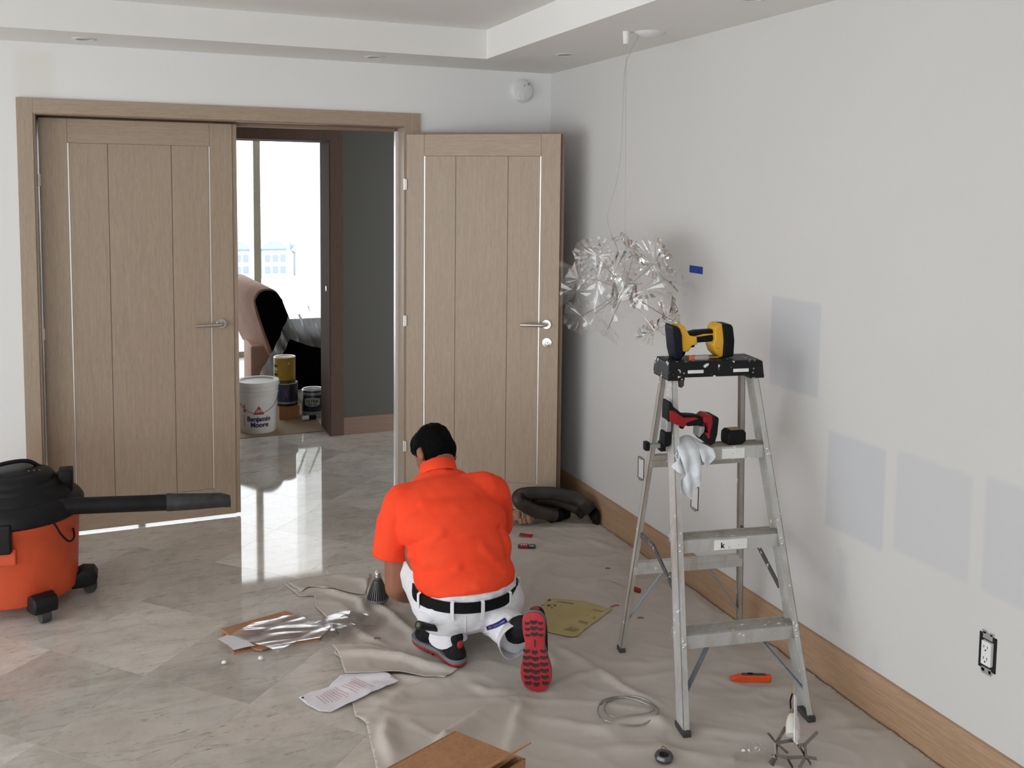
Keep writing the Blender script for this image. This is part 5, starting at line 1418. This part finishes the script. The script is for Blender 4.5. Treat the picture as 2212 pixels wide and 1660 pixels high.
# cardboard inserts under a clear bag on the marble
def board(px, z, th, label):
    P = [fl(u, v, z) for u, v in px]; c_ = sum(P, Vector()) / len(P); n = len(P)
    e = MB().add([Vector((p.x - c_.x, p.y - c_.y, 0)) for p in P] + [Vector((p.x - c_.x, p.y - c_.y, th)) for p in P], [tuple(reversed(range(n))), tuple(range(n, 2 * n))] + [(i, (i + 1) % n, (i + 1) % n + n, i + n) for i in range(n)]).build('cardboard_insert', M_card, None)
    e.location = (c_.x, c_.y, z)
    return tag(e, label, 'cardboard', 'cardboard inserts on the marble')
board(((506, 1414), (478, 1376), (600, 1330), (700, 1362), (690, 1386), (590, 1396)), 0.0005, 0.006, 'lower cardboard insert under the clear bag on the marble')
board(((477, 1362), (618, 1323), (650, 1337), (560, 1372), (497, 1376)), 0.0075, 0.006, 'upper cardboard insert with cut-outs under the clear bag')
board(((536, 1394), (565, 1386), (590, 1398), (566, 1407), (550, 1405)), 0.0075, 0.005, 'small cardboard strip at the near edge of the clear bag')
M_bag = clear('clear_poly_bag', (0.97, 0.97, 0.98), 0.22, 0.16, 0.26, 1.45)
M_bag2 = clear('thin_clear_film', (0.98, 0.98, 0.985), 0.03, 0.10, 0.03, 1.45)
def film(name, label, px, z0, hz, mt_, seed, step=0.010, sharp=30.0):
    P = [fl(u, v, z0) for u, v in px]; c_ = sum(P, Vector()) / len(P)
    def zf(x, y):
        X_, Y_ = c_.x + x, c_.y + y
        base = z0 + (cloth_h(X_, Y_) * min(1, max(0, (X_ - 0.66) / 0.06)) if X_ > 0.66 else 0)
        a = mnoise.noise(Vector((x * sharp * 0.45 + y * 8, y * sharp * 1.6, seed)))
        b_ = mnoise.noise(Vector((x * 9, y * 9, seed + 4)))
        return base + hz * (0.35 + 0.5 * abs(a) + 0.35 * b_)
    o = sheet(name, [(p.x - c_.x, p.y - c_.y) for p in P], step, zf, mt_, None, smooth=True)
    o.location = (c_.x, c_.y, 0)
    return tag(o, label, 'plastic bag', 'clear plastic wrappings')
film('plastic_bag', 'shiny clear plastic bag lying over cardboard on the marble', ((500, 1376), (545, 1350), (610, 1334), (650, 1330), (668, 1345), (715, 1345), (712, 1368), (690, 1382), (640, 1388), (600, 1412), (575, 1400), (530, 1388)), 0.016, 0.014, M_bag, 3.1, 0.010, 13)
film('plastic_bag', 'thin clear plastic film between the bag and the worker', ((690, 1345), (735, 1325), (790, 1335), (815, 1345), (812, 1362), (760, 1378), (735, 1395), (705, 1385), (690, 1370)), 0.006, 0.018, M_bag2, 8.7, 0.010, 10)
film('paper_wrap', 'crumpled white tissue curling out at the left of the cardboard', ((470, 1385), (490, 1374), (520, 1378), (552, 1398), (530, 1402), (504, 1408), (490, 1396)), 0.016, 0.010, M_paper, 5.5, 0.010, 20)
for k, (u, v, r_) in enumerate(((484, 1436, 0.011), (565, 1427, 0.013))):
    c_ = fl(u, v)
    rr = random.Random(k)
    o = remesh('foam_chip', [('e', (rr.uniform(-.004, .004), rr.uniform(-.004, .004), 0.008 + rr.uniform(-.002, .003)), (r_ * .7, r_ * .6, 0.006)) for _ in range(4)], 0.002, 1, mat('white_foam', (0.80, 0.82, 0.80), 0.9))
    o.location = (c_.x, c_.y, 0.0)
    tag(o, ('left crumb of white foam on the marble before the bag', 'right crumb of white foam on the marble before the bag')[k], 'foam chip', 'foam crumbs')

# reflector bulb standing on its face
c_ = fl(816, 1309)
M_hs = mat('grey_heatsink', (0.17, 0.165, 0.16), 0.38, 0.6)
e = thing('reflector_bulb', 'grey finned reflector lamp standing on its face on the cloth', 'light bulb', (c_.x, c_.y, cloth_h(c_.x, c_.y) + 0.001))
MB().lathe([(0.0001, 0.0), (0.044, 0.0), (0.047, 0.004), (0.046, 0.012), (0.0001, 0.012)], 40).build('lens_rim', M_hs, e, smooth=True)
MB().lathe([(0.036, 0.010), (0.026, 0.050), (0.015, 0.082), (0.014, 0.090), (0.0001, 0.090)], 24).build('cone', mat('dark_cone', (0.06, 0.058, 0.055), 0.5, 0.3), e, smooth=True)
for k in range(26):
    a = 2 * pi * k / 26; M = Matrix.Rotation(a, 4, 'Z')
    MB().prism([(0.030, 0.010), (0.045, 0.012), (0.040, 0.030), (0.029, 0.060), (0.019, 0.086), (0.012, 0.088)], -0.0009, 0.0009, M).build('fin', M_hs, e)
MB().lathe([(0.015, 0.088), (0.016, 0.096), (0.013, 0.100)], 20).build('neck', M_hs, e, smooth=True)
MB().lathe([(0.0132, 0.098), (0.0138, 0.102), (0.0128, 0.105), (0.0138, 0.108), (0.0128, 0.111), (0.0138, 0.114), (0.0125, 0.118), (0.006, 0.123), (0.0001, 0.124)], 20).build('screw_base', mat('bright_screw_base', (0.75, 0.73, 0.68), 0.25, 1.0), e, smooth=True)

# coil of steel wire
c_ = fl(1356, 1545); pts = []
px = [(1296, 1530), (1330, 1514), (1380, 1514), (1418, 1535), (1420, 1555), (1390, 1572), (1350, 1576), (1310, 1568), (1292, 1548), (1300, 1526), (1335, 1513), (1375, 1520), (1412, 1540), (1400, 1558), (1360, 1562), (1320, 1556), (1305, 1535), (1325, 1517), (1345, 1516)]
pts = []
for k, (u, v) in enumerate(px):
    p = fl(u, v); pts.append(Vector((p.x - c_.x, p.y - c_.y, cloth_h(p.x, p.y) + 0.004 + 0.0018 * (k // 6))))
o = MB().tube(catmull(pts, 8), 0.0021, 8).build('wire_coil', mat('steel_cable', (0.34, 0.33, 0.32), 0.35, 0.8), None, smooth=True)
o.location = (c_.x, c_.y, 0); tag(o, 'loose coil of thin steel wire on the cloth left of the ladder', 'wire')

# orange utility knife
c_ = fl(1620, 1476)
M_orh = mat('orange_knife_shell', (0.72, 0.075, 0.012), 0.35)
e = thing('utility_knife', 'orange utility knife with black grip on the cloth under the ladder', 'knife', (c_.x, c_.y, cloth_h(c_.x, c_.y) + 0.012), (radians(90), 0, radians(-24)))
MB().prism([(-0.072, 0.004), (-0.064, -0.008), (-0.045, -0.012), (0.060, -0.011), (0.072, -0.006), (0.074, 0.010), (0.066, 0.014), (-0.040, 0.013)], -0.010, 0.010, Matrix.Rotation(radians(-90), 4, 'X')).build('shell', M_orh, e, bevel=0.004, seg=3, smooth=True)
e.rotation_euler = (0, 0, radians(-24))
for ch in list(e.children): bpy.data.objects.remove(ch, do_unlink=True)
MB().prism([(-0.074, -0.001), (-0.064, -0.010), (-0.045, -0.013), (0.060, -0.012), (0.072, -0.008), (0.075, 0.010), (0.066, 0.013), (-0.040, 0.012)], -0.010, 0.010).build('shell', M_orh, e, bevel=0.004, seg=3, smooth=True)
MB().box((-0.030, -0.007, 0.0115), (0.055, 0.007, 0.0155)).build('grip_pad', mat('dark_grip', (0.06, 0.05, 0.05), 0.6), e, bevel=0.002)
MB().box((-0.010, -0.004, 0.0150), (0.010, 0.004, 0.0185)).build('slider', M_black, e, bevel=0.0015)

# red-handled screwdriver behind the ladder
c_ = fl(1350, 1272); d0 = fl(1329, 1264) ; d1 = fl(1371, 1280)
e = thing('screwdriver', 'red-handled screwdriver lying on the cloth behind the left ladder leg', 'screwdriver', (c_.x, c_.y, cloth_h(c_.x, c_.y) + 0.010), (0, 0, math.atan2(d1.y - d0.y, d1.x - d0.x)))
MB().cyl((-0.075, 0, 0), (0.030, 0, 0), 0.0028, 8).build('shaft', M_steel, e, smooth=True)
MB().lathe([(0.0001, 0.028), (0.008, 0.030), (0.009, 0.040), (0.011, 0.060), (0.010, 0.080), (0.0001, 0.086)], 14, mbx).build('handle', mat('dark_red_handle', (0.24, 0.008, 0.012), 0.4), e, smooth=True)
# scraps
for k, (u, v, du, col_, lab) in enumerate(((1313, 1233, 5, (0.05, 0.045, 0.04), 'dark offcut of wire on the cloth behind the ladder'), (1328, 1315, 9, (0.35, 0.05, 0.04), 'short red offcut of wire by the yellow sheet'), (1384, 1340, 7, (0.10, 0.12, 0.13), 'grey offcut of wire between the ladder legs'), (815, 1391, 7, (0.10, 0.08, 0.075), 'dark scrap on the cloth left of the worker'))):
    a_, b_ = fl(u - du, v + (2 if k == 1 else 0)), fl(u + du, v - (2 if k == 1 else 0)); c_ = (a_ + b_) / 2
    o = MB().tube([tuple(a_ - c_), tuple((a_ + b_) / 2 - c_ + Vector((0, 0.004, 0.001))), tuple(b_ - c_)], 0.0022, 8).build('wire_offcut', mat('scrap_%d' % k, col_, 0.6), None, smooth=True)
    o.location = (c_.x, c_.y, cloth_h(c_.x, c_.y) + 0.005); tag(o, lab, 'scrap', 'small scraps on the cloth')

# cardboard carton at the bottom edge
bz = 0.16
c0, c1, c2 = fl(985, 1580, bz), fl(1090, 1622, bz), fl(835, 1662, bz)
bx_ = thing('cardboard_box', 'open brown cardboard carton at the bottom edge of the picture', 'box', (c0.x, c0.y, 0.004))
u_ = (c1 - c0).to_2d().normalized(); L1 = 0.24
v_ = (c2 - c0).to_2d().normalized(); L2 = 0.36
def BX(s, t, z): return Vector((u_.x * s + v_.x * t, u_.y * s + v_.y * t, z))
def panel(nm, pts, th=0.004):
    n = len(pts); a = (pts[1] - pts[0]).cross(pts[2] - pts[0]).normalized() * th
    return MB().add(pts + [p + a for p in pts], [tuple(range(n)), tuple(reversed(range(n, 2 * n)))] + [(i, (i + 1) % n, (i + 1) % n + n, i + n) for i in range(n)]).build(nm, M_card, bx_)
zt = bz - 0.004
panel('side', [BX(0, 0, 0), BX(L1, 0, 0), BX(L1, 0, zt), BX(0, 0, zt)])
panel('side', [BX(0, 0, 0), BX(0, L2, 0), BX(0, L2, zt), BX(0, 0, zt)])
panel('side', [BX(L1, 0, 0), BX(L1, L2, 0), BX(L1, L2, zt), BX(L1, 0, zt)])
panel('side', [BX(0, L2, 0), BX(L1, L2, 0), BX(L1, L2, zt), BX(0, L2, zt)])
panel('top_flap', [BX(0.003, 0.003, zt + 0.001), BX(L1 - 0.03, 0.003, zt - 0.002), BX(L1 - 0.03, L2, zt - 0.002), BX(0.003, L2, zt + 0.001)])
f0 = fl(1148, 1607, 0.195) - Vector((c0.x, c0.y, 0.004)); f1 = fl(1140, 1640, 0.165) - Vector((c0.x, c0.y, 0.004))
panel('open_flap', [BX(L1 * 0.80, 0.06, zt - 0.002), BX(L1 * 0.80, L2 * 0.95, zt - 0.002), f0 + Vector((v_.x, v_.y, 0)) * 0.26, f0 + Vector((v_.x, v_.y, 0)) * 0.02, f0])
panel('floor_panel', [BX(0, 0, 0.002), BX(L1, 0, 0.002), BX(L1, L2, 0.002), BX(0, L2, 0.002)])

# metal star fixture with its lamp holder, bottom right
c_ = fl(1722, 1628); fx = thing('lamp_fixture', 'polished metal star fixture with white lamp holder lying on the cloth', 'lamp part', (c_.x, c_.y, 0.006))
FX = Vector((c_.x, c_.y, 0.006))
M_mir = mat('mirror_metal', (0.22, 0.20, 0.18), 0.12, 1.0)
def fxp(u, v, z): return fl(u, v, z + 0.006) - FX
hexn = [fxp(1677, 1606, 0.045), fxp(1739, 1609, 0.050), fxp(1741, 1636, 0.030), fxp(1700, 1638, 0.028), fxp(1678, 1632, 0.032), fxp(1725, 1612, 0.048)]
def blade(a, b_, w=0.010):
    MB().bar(a, b_, w, 0.0016, up=(0.3, -0.6, 0.7)).build('blade', M_mir, fx)
blade(hexn[0], hexn[4]); blade(hexn[4], hexn[3]); blade(hexn[3], hexn[2]); blade(hexn[2], hexn[5]); blade(hexn[5], hexn[1]); blade(hexn[0], fxp(1712, 1600, 0.050)); blade(fxp(1712, 1600, 0.050), hexn[5])
blade(hexn[0], fxp(1659, 1584, 0.060)); blade(hexn[0], fxp(1697, 1572, 0.065)); blade(hexn[1], fxp(1766, 1582, 0.062)); blade(hexn[2], fxp(1764, 1640, 0.020)); blade(hexn[2], fxp(1726, 1660, 0.006)); blade(hexn[3], fxp(1712, 1660, 0.006)); blade(hexn[4], fxp(1662, 1650, 0.012)); blade(hexn[0], fxp(1702, 1628, 0.030)); blade(hexn[1], hexn[2]); blade(hexn[2], fxp(1752, 1652, 0.006)); blade(hexn[4], fxp(1668, 1655, 0.006))
h0, h1 = fxp(1713, 1592, 0.055), fxp(1713, 1546, 0.090)
MB().tube([tuple(h0), tuple(h0.lerp(h1, 0.15)), tuple(h0.lerp(h1, 0.6)), tuple(h0.lerp(h1, 0.95)), tuple(h1)], [0.021, 0.0225, 0.0215, 0.016, 0.013], 24).build('lamp_holder', mat('cream_porcelain', (0.74, 0.71, 0.64), 0.35), fx, smooth=True)
g0, g1 = fxp(1719, 1596, 0.075), fxp(1718, 1504, 0.130)
MB().bar(g0.lerp(g1, 0.22), g1, 0.011, 0.003, up=(0.3, -0.8, 0.5)).build('bracket', mat('white_bracket', (0.72, 0.72, 0.72), 0.3), fx)
MB().bar(g0.lerp(g1, -0.10), g0.lerp(g1, 0.20), 0.015, 0.004, up=(0.3, -0.8, 0.5)).build('bracket_end', mat('bright_white_enamel', (0.9, 0.9, 0.9), 0.15), fx)
MB().tube([tuple(h1), tuple(fxp(1708, 1532, 0.10)), tuple(fxp(1707, 1515, 0.115)), tuple(fxp(1712, 1498, 0.125))], 0.0028, 8).build('lead', M_black, fx, smooth=True)
MB().tube([tuple(h1), tuple(fxp(1714, 1535, 0.10))], [0.012, 0.011], 16).build('holder_cap', mat('olive_brass', (0.22, 0.20, 0.11), 0.4, 0.5), fx, smooth=True)
MB().cyl(tuple(fxp(1712, 1500, 0.126)), tuple(fxp(1713, 1482, 0.136)), 0.0028, 10).build('threaded_stem', mat('brass_stem', (0.75, 0.62, 0.35), 0.25, 1.0), fx, smooth=True)

# spool of dark tape and a heap of clear lamp parts at the lower edge
c_ = fl(1434, 1648); e = thing('wire_spool', 'small dark coil of metal cable by the bottom edge', 'wire', (c_.x, c_.y, cloth_h(c_.x, c_.y) + 0.002))
MB().lathe([(0.016, 0.0), (0.026, 0.002), (0.029, 0.012), (0.025, 0.020), (0.015, 0.018), (0.016, 0.0)], 28).build('coil', mat('dark_metal_coil', (0.14, 0.14, 0.145), 0.3, 0.8), e, smooth=True)
MB().tube([(0.0, 0.024, 0.012), (0.012, 0.028, 0.026), (0.022, 0.020, 0.020)], 0.002, 8).build('loose_end', mat('copper_end', (0.40, 0.17, 0.08), 0.35, 0.8), e, smooth=True)
for k, (u, v, lab) in enumerate(((1655, 1650, 'clear acrylic lamp leaf lying at the bottom edge, right one'), (1622, 1654, 'clear acrylic lamp leaf lying at the bottom edge, left one'))):
    c_ = fl(u, v)
    o = obj('lamp_leaf', pm[k].copy(), M_petal); o.location = (c_.x, c_.y, 0.035); o.rotation_euler = (radians(25 - 40 * k), radians(12), radians(40 + 70 * k)); o.scale = (0.55, 0.55, 0.55)
    tag(o, lab, 'lamp part', 'loose acrylic leaves')
c_ = fl(2038, 1622); o = MB().prism([(-0.018, 0.0), (0.012, 0.0), (0.014, 0.036), (-0.006, 0.026)], -0.002, 0.002).build('paper_scrap', M_paper); o.location = (c_.x - 0.035, c_.y, 0.002); o.rotation_euler = (0, 0, radians(60)); tag(o, 'torn white paper scrap tucked against the right baseboard', 'scrap')

# ------------------------------------------------------------------ beyond the doors
o = MB().box((0.30, 6.615, 0.0), (1.30, 8.0, 0.004)).build('cardboard_runner', mat('tan_board', (0.30, 0.20, 0.11), 0.75, 0, 0.12, 6)); tag(o, 'sheet of tan floor protection board in the far doorway', 'floor covering')
# paint bucket
c_ = fl(557, 932, 0.004); BC = Vector((c_.x, 6.80, 0.004)); BC.x = fl(557, 932, 0.004).x * 1.01
bk = thing('paint_bucket', 'white five gallon paint bucket with red triangle logo in the far doorway', 'bucket', BC)
M_buck = mat('white_bucket_plastic', (0.72, 0.71, 0.68), 0.4, 0, 0.04)
def br(z): return 0.126 + 0.016 * z / 0.36
MB().lathe([(0.0001, 0.0), (br(0) - 0.004, 0.0), (br(0), 0.006), (br(0.27), 0.27), (br(0.27) + 0.004, 0.272), (br(0.28) + 0.004, 0.285), (br(0.285), 0.288), (br(0.30), 0.300), (br(0.30) + 0.004, 0.303), (br(0.33) + 0.003, 0.345), (0.0001, 0.345)], 56).build('pail', M_buck, bk, smooth=True)
MB().lathe([(0.0001, 0.352), (0.118, 0.352), (0.124, 0.362), (0.146, 0.364), (0.150, 0.358), (0.150, 0.335), (0.146, 0.333), (0.143, 0.340), (0.0001, 0.340)], 56).build('lid', M_buck, bk, smooth=True)
VA = math.atan2(EYE.y - BC.y, EYE.x - BC.x)          # side of the bucket that carries the print
def wrap(vs_, z0, a0, lift=0.0022):
    out = []
    for p in vs_:
        z = z0 + p.y; r = br(z) + lift; a = VA + a0 + p.x / r
        out.append(Vector((r * cos(a), r * sin(a), z)))
    return out
M_navyT = mat('navy_print', (0.012, 0.014, 0.10), 0.5); M_redT = mat('red_logo_print', (0.50, 0.03, 0.04), 0.5)
for s_, z0, a0 in (('Benjamin', 0.092, 0.04), ('Moore', 0.050, 0.07)):
    tv, tf = text_mb(s_, 0.050, 0.0004, 0.92)
    mb = MB()
    for k, (dx, dz) in enumerate(((-0.0012, 0.0), (0.0012, 0.0), (0.0, 0.0009), (0.0, -0.0009))):
        mb.add(wrap([p + Vector((dx, dz, 0)) for p in tv], z0, a0, 0.0020 + 0.0001 * k), tf)
    mb.build('lettering', M_navyT, bk, weld=False)
def tri(w, h, y0=0.0): return [Vector((-w, y0, 0)), Vector((w, y0, 0)), Vector((0, y0 + h, 0))]
TP, TF = polygrid([(-0.040, 0.0), (0.040, 0.0), (0.0, 0.062)], 0.008)
MB().add(wrap([Vector((q.x, q.y, 0)) for q in TP], 0.140, 0.04, 0.0010), TF).build('logo', M_redT, bk)
lg = MB()
for P in ([(-0.024, 0.008), (-0.018, 0.008), (-0.004, 0.034), (-0.010, 0.034)], [(-0.010, 0.034), (-0.004, 0.034), (0.003, 0.018), (0.0, 0.012)], [(0.000, 0.018), (0.003, 0.012), (0.012, 0.032), (0.007, 0.034)], [(0.007, 0.034), (0.012, 0.034), (0.026, 0.008), (0.020, 0.008)], [(-0.010, 0.006), (-0.006, 0.006), (0.0, 0.016), (-0.002, 0.020)]):
    lg.add(wrap([Vector((x, y, 0)) for x, y in P], 0.142, 0.04, 0.0026), [(0, 1, 2, 3)])
lg.build('logo_mark', M_buck, bk, weld=False)
MB().add(wrap([Vector((0.012 * cos(k * pi / 6) * 0 - 0.10 + 0.010 * cos(k * pi / 6), 0.012 * sin(k * pi / 6), 0)) for k in range(12)], 0.165, 0.0), [tuple(range(12))]).build('logo', M_redT, bk)
MB().add(wrap([Vector((-0.108, 0, 0)), Vector((-0.096, 0, 0)), Vector((-0.096, 0.022, 0)), Vector((-0.108, 0.022, 0))], 0.185, 0.0), [(0, 1, 2, 3)]).build('side_print', M_redT, bk)
for k in range(5): MB().add(wrap([Vector((-0.110, 0, 0)), Vector((-0.095, 0, 0)), Vector((-0.095, 0.006, 0)), Vector((-0.110, 0.006, 0))], 0.06 + 0.016 * k, 0.0), [(0, 1, 2, 3)]).build('side_print', M_redT, bk)
hv_ = []
for k in range(25):
    a = -1.25 + 2.5 * k / 24; z = 0.262 - 0.112 * cos(a * 1.22) ** 0.7 if abs(a) < 1.28 else 0.26
    r = br(z) + 0.006; hv_.append(Vector((r * cos(VA + a), r * sin(VA + a), z)))
MB().tube(hv_, 0.0018, 8).build('wire_handle', mat('dark_wire', (0.10, 0.10, 0.10), 0.4, 0.6), bk, smooth=True)

# paint cans
M_tin = mat('tin_rim', (0.55, 0.53, 0.48), 0.3, 0.9)
def can(name, label, u, v, y, z0, r, h, mt_, rings, seed=0):
    p = aty(u, v, y); e = thing(name, label, 'paint can', (p.x, y, z0), group='paint cans beyond the doorway')
    MB().lathe([(0.0001, 0.0), (r - 0.001, 0.0), (r, 0.003), (r, h - 0.004), (r - 0.002, h), (0.0001, h - 0.006)], 40).build('can_body', mt_, e, smooth=True)
    MB().lathe([(r - 0.012, h - 0.004), (r - 0.010, h + 0.002), (r - 0.002, h + 0.004), (r + 0.0015, h + 0.001), (r + 0.001, h - 0.004)], 40).build('rim', M_tin, e, smooth=True)
    for z, t, m_ in rings: MB().lathe([(r + 0.0006, z), (r + 0.0009, z + t / 2), (r + 0.0006, z + t)], 40).build('label_band', m_, e, smooth=True)
    return e, p
M_gold = mat('yellow_can_label', (0.46, 0.29, 0.025), 0.4, 0, 0.1, 30)
M_dkcan = mat('black_can_label', (0.018, 0.020, 0.035), 0.35, 0, 0.3)
M_bluecan = mat('navy_can_label', (0.020, 0.026, 0.10), 0.35, 0, 0.2)
M_silv = mat('silver_can_label', (0.34, 0.35, 0.36), 0.35, 0.3)
p = aty(622, 898, 7.12)
o = MB().box((-0.075, -0.07, 0), (0.075, 0.08, 0.095)).build('small_carton', M_card, bevel=0.002); o.location = (p.x, 7.12, 0.004); tag(o, 'small brown carton under the stacked paint cans', 'box')
e1, p1 = can('paint_can', 'dark blue paint can between the brown carton and the yellow can', 620, 860, 7.12, 0.099, 0.080, 0.170, M_dkcan, [(0.02, 0.012, M_silv)])
a_ = math.atan2(EYE.y - 7.12, EYE.x - p1.x)
def onc(e, r, az, z, vs_): return [Vector(((r + 0.0014) * cos(az + p.x / r), (r + 0.0014) * sin(az + p.x / r), z + p.y)) for p in vs_]
MB().add(onc(e1, 0.080, a_ - 0.45, 0.04, [Vector((x, y, 0)) for y in (0, 0.11) for x in (-0.04, -0.02, 0, 0.02, 0.035)]), [(i, i + 1, i + 6, i + 5) for i in range(4)]).build('label_panel', M_bluecan, e1)
MB().add(onc(e1, 0.0803, a_ - 0.12, 0.07, [Vector((0, 0, 0)), Vector((0.012, 0.0, 0)), Vector((0.004, 0.05, 0)), Vector((-0.006, 0.05, 0))]), [(0, 1, 2, 3)]).build('label_stripe', mat('magenta_print', (0.25, 0.05, 0.16), 0.4), e1)
e2, p2 = can('paint_can', 'yellow paint can on top of the stack in the far doorway', 615, 810, 7.12, 0.274, 0.080, 0.190, M_gold, [(0.0, 0.024, mat('brown_band', (0.12, 0.07, 0.02), 0.4))])
a2 = math.atan2(EYE.y - 7.12, EYE.x - p2.x)
for z in (0.06, 0.10, 0.125): MB().add(onc(e2, 0.0802, a2 - 0.95, z, [Vector((x, y, 0)) for y in (0, 0.012) for x in (-0.02, 0.0, 0.02)]), [(i, i + 1, i + 4, i + 3) for i in range(2)]).build('label_print', M_black if z != 0.10 else M_white_pl, e2)
MB().ell((0.080 * cos(a2 + 0.35), 0.080 * sin(a2 + 0.35), 0.150), (0.008, 0.008, 0.010), 12).build('handle_ear', M_tin, e2, smooth=True)
e3, p3 = can('paint_can', 'black and silver paint can marked ultra at the door jamb', 676, 868, 7.14, 0.004, 0.083, 0.195, M_dkcan, [(0.0, 0.035, M_silv), (0.16, 0.02, M_silv)])
a3 = math.atan2(EYE.y - 7.14, EYE.x - p3.x)
MB().add(onc(e3, 0.0832, a3 - 0.05, 0.075, [Vector((x, y * (1 - (x / 0.075) ** 2 * 0.5) + 0.012 * (x / 0.06) ** 2, 0)) for y in (0, 0.068) for x in (-0.06, -0.04, -0.02, 0, 0.02, 0.04, 0.06)]), [(i, i + 1, i + 8, i + 7) for i in range(6)]).build('label_panel', mat('pale_green_label', (0.42, 0.45, 0.40), 0.4), e3)
for s_, z, sz in (('ULTRA', 0.106, 0.030), ('SPEC 500', 0.084, 0.018)):
    tv, tf = text_mb(s_, sz, 0.0004)
    MB().add(onc(e3, 0.0856, a3 - 0.08, z, tv), tf).build('lettering', M_black, e3)
p = fl(672, 902, 0.022)
e = thing('paint_roller', 'short white and black roller lying before the dark paint can', 'roller', (p.x, p.y, 0.022), (0, 0, radians(8)))
MB().cyl((-0.065, 0, 0), (-0.020, 0, 0), 0.017, 16).build('white_sleeve', M_white_pl, e, smooth=True)
MB().cyl((-0.020, 0, 0), (0.035, 0, 0), 0.016, 16).build('black_grip', M_black, e, smooth=True)
MB().cyl((0.035, 0, 0), (0.085, 0, 0), 0.012, 16).build('grey_end', M_silv, e, smooth=True)

# lounge chair wrapped in pink foam, seen from its side
YS = 8.05
M_pinkf = mat('pink_foam_wrap', (0.52, 0.32, 0.255), 0.75, 0, 0.12, 6, 0.3, 20)
M_blk2 = mat('black_upholstery', (0.004, 0.004, 0.005), 0.95, 0, 0.2, 10, 0.0, 200, 0.05)
ch = thing('lounge_chair', 'black lounge chair with pink-wrapped reclining back in the far room', 'chair', (aty(600, 800, YS).x, YS, 0.0))
CHL = Vector((aty(600, 800, YS).x, YS, 0))
def cpx(u, v): p = aty(u, v, YS); return (p.x - CHL.x, p.z)
prof = [cpx(*q) for q in ((585, 750), (572, 716), (560, 680), (553, 655), (554, 646), (562, 634), (573, 629), (588, 629), (600, 636), (609, 648), (617, 668), (626, 690), (640, 730), (640, 790), (604, 800))]
SK = Matrix(((1, -0.10, 0, 0), (0, 1, 0, 0), (0, 0.075, 1, 0), (0, 0, 0, 1)))
cpts = [(p.x, p.y) for p in catmull([(x, z, 0) for x, z in prof], 3, True)]
back = MB().prism(cpts, 0.0, 0.03).build('side_panel', M_blk2, ch)
def grow(pts, k):
    cx = sum(p[0] for p in pts) / len(pts); cz = sum(p[1] for p in pts) / len(pts)
    return [(cx + (x - cx) * k, cz + (z - cz) * k) for x, z in pts]
wr = [cpx(*q) for q in ((590, 775), (570, 722), (557, 682), (551, 656), (552, 645), (561, 631), (573, 626), (590, 626), (602, 633), (611, 646), (615, 655), (604, 690), (600, 760))]
Msk = Matrix(((1, -0.30, 0, 0), (0, 1, 0, 0), (0, 0.13, 1, 0), (0, 0, 0, 1)))
bk2 = MB().prism([(p.x, p.y) for p in catmull([(x, z, 0) for x, z in wr], 3, True)], 0.03, 0.62, Msk).build('wrapped_back', M_pinkf, ch, smooth=True, bevel=0.01)
sx0, sz1 = cpx(604, 800)
MB().box((cpx(590, 800)[0], 0.0, 0.0), (cpx(760, 800)[0], 0.70, cpx(640, 712)[1])).build('seat', M_blk2, ch, bevel=0.05, seg=4, smooth=True)
MB().box((cpx(545, 760)[0], 0.10, 0.0), (cpx(590, 760)[0], 0.62, cpx(560, 752)[1])).build('wrapped_base', M_pinkf, ch, bevel=0.02, seg=3, smooth=True)
# clear plastic dust sheet over the seat
M_dust = clear('dusty_plastic_sheet', (0.92, 0.94, 0.90), 0.05, 0.25, 0.30, 1.3)
px = [(625, 668), (655, 658), (700, 668), (720, 700), (720, 760), (690, 750), (655, 742), (625, 730), (600, 780), (578, 815), (548, 815), (565, 785), (590, 745), (608, 710)]
P = [aty(u, v, YS) for u, v in px]
PP, FF = polygrid([(p.x, p.z) for p in P], 0.02)
mb = MB(); 
mb.add([Vector((q.x - CHL.x, -0.06 - 0.030 * sin(q.x * 60 + q.y * 25) * 0.6 - 0.02 * mnoise.noise(Vector((q.x * 14, q.y * 7, 1.0))) - 0.22 * max(0, (0.62 - q.y)) * (1 if q.x < aty(600, 780, YS).x + 0.02 else 0.15), q.y)) for q in PP], FF)
ds = mb.build('dust_sheet', M_dust, None, smooth=True, angle=80); ds.location = CHL; tag(ds, 'clear plastic dust sheet draped over the black lounge chair', 'plastic sheet')
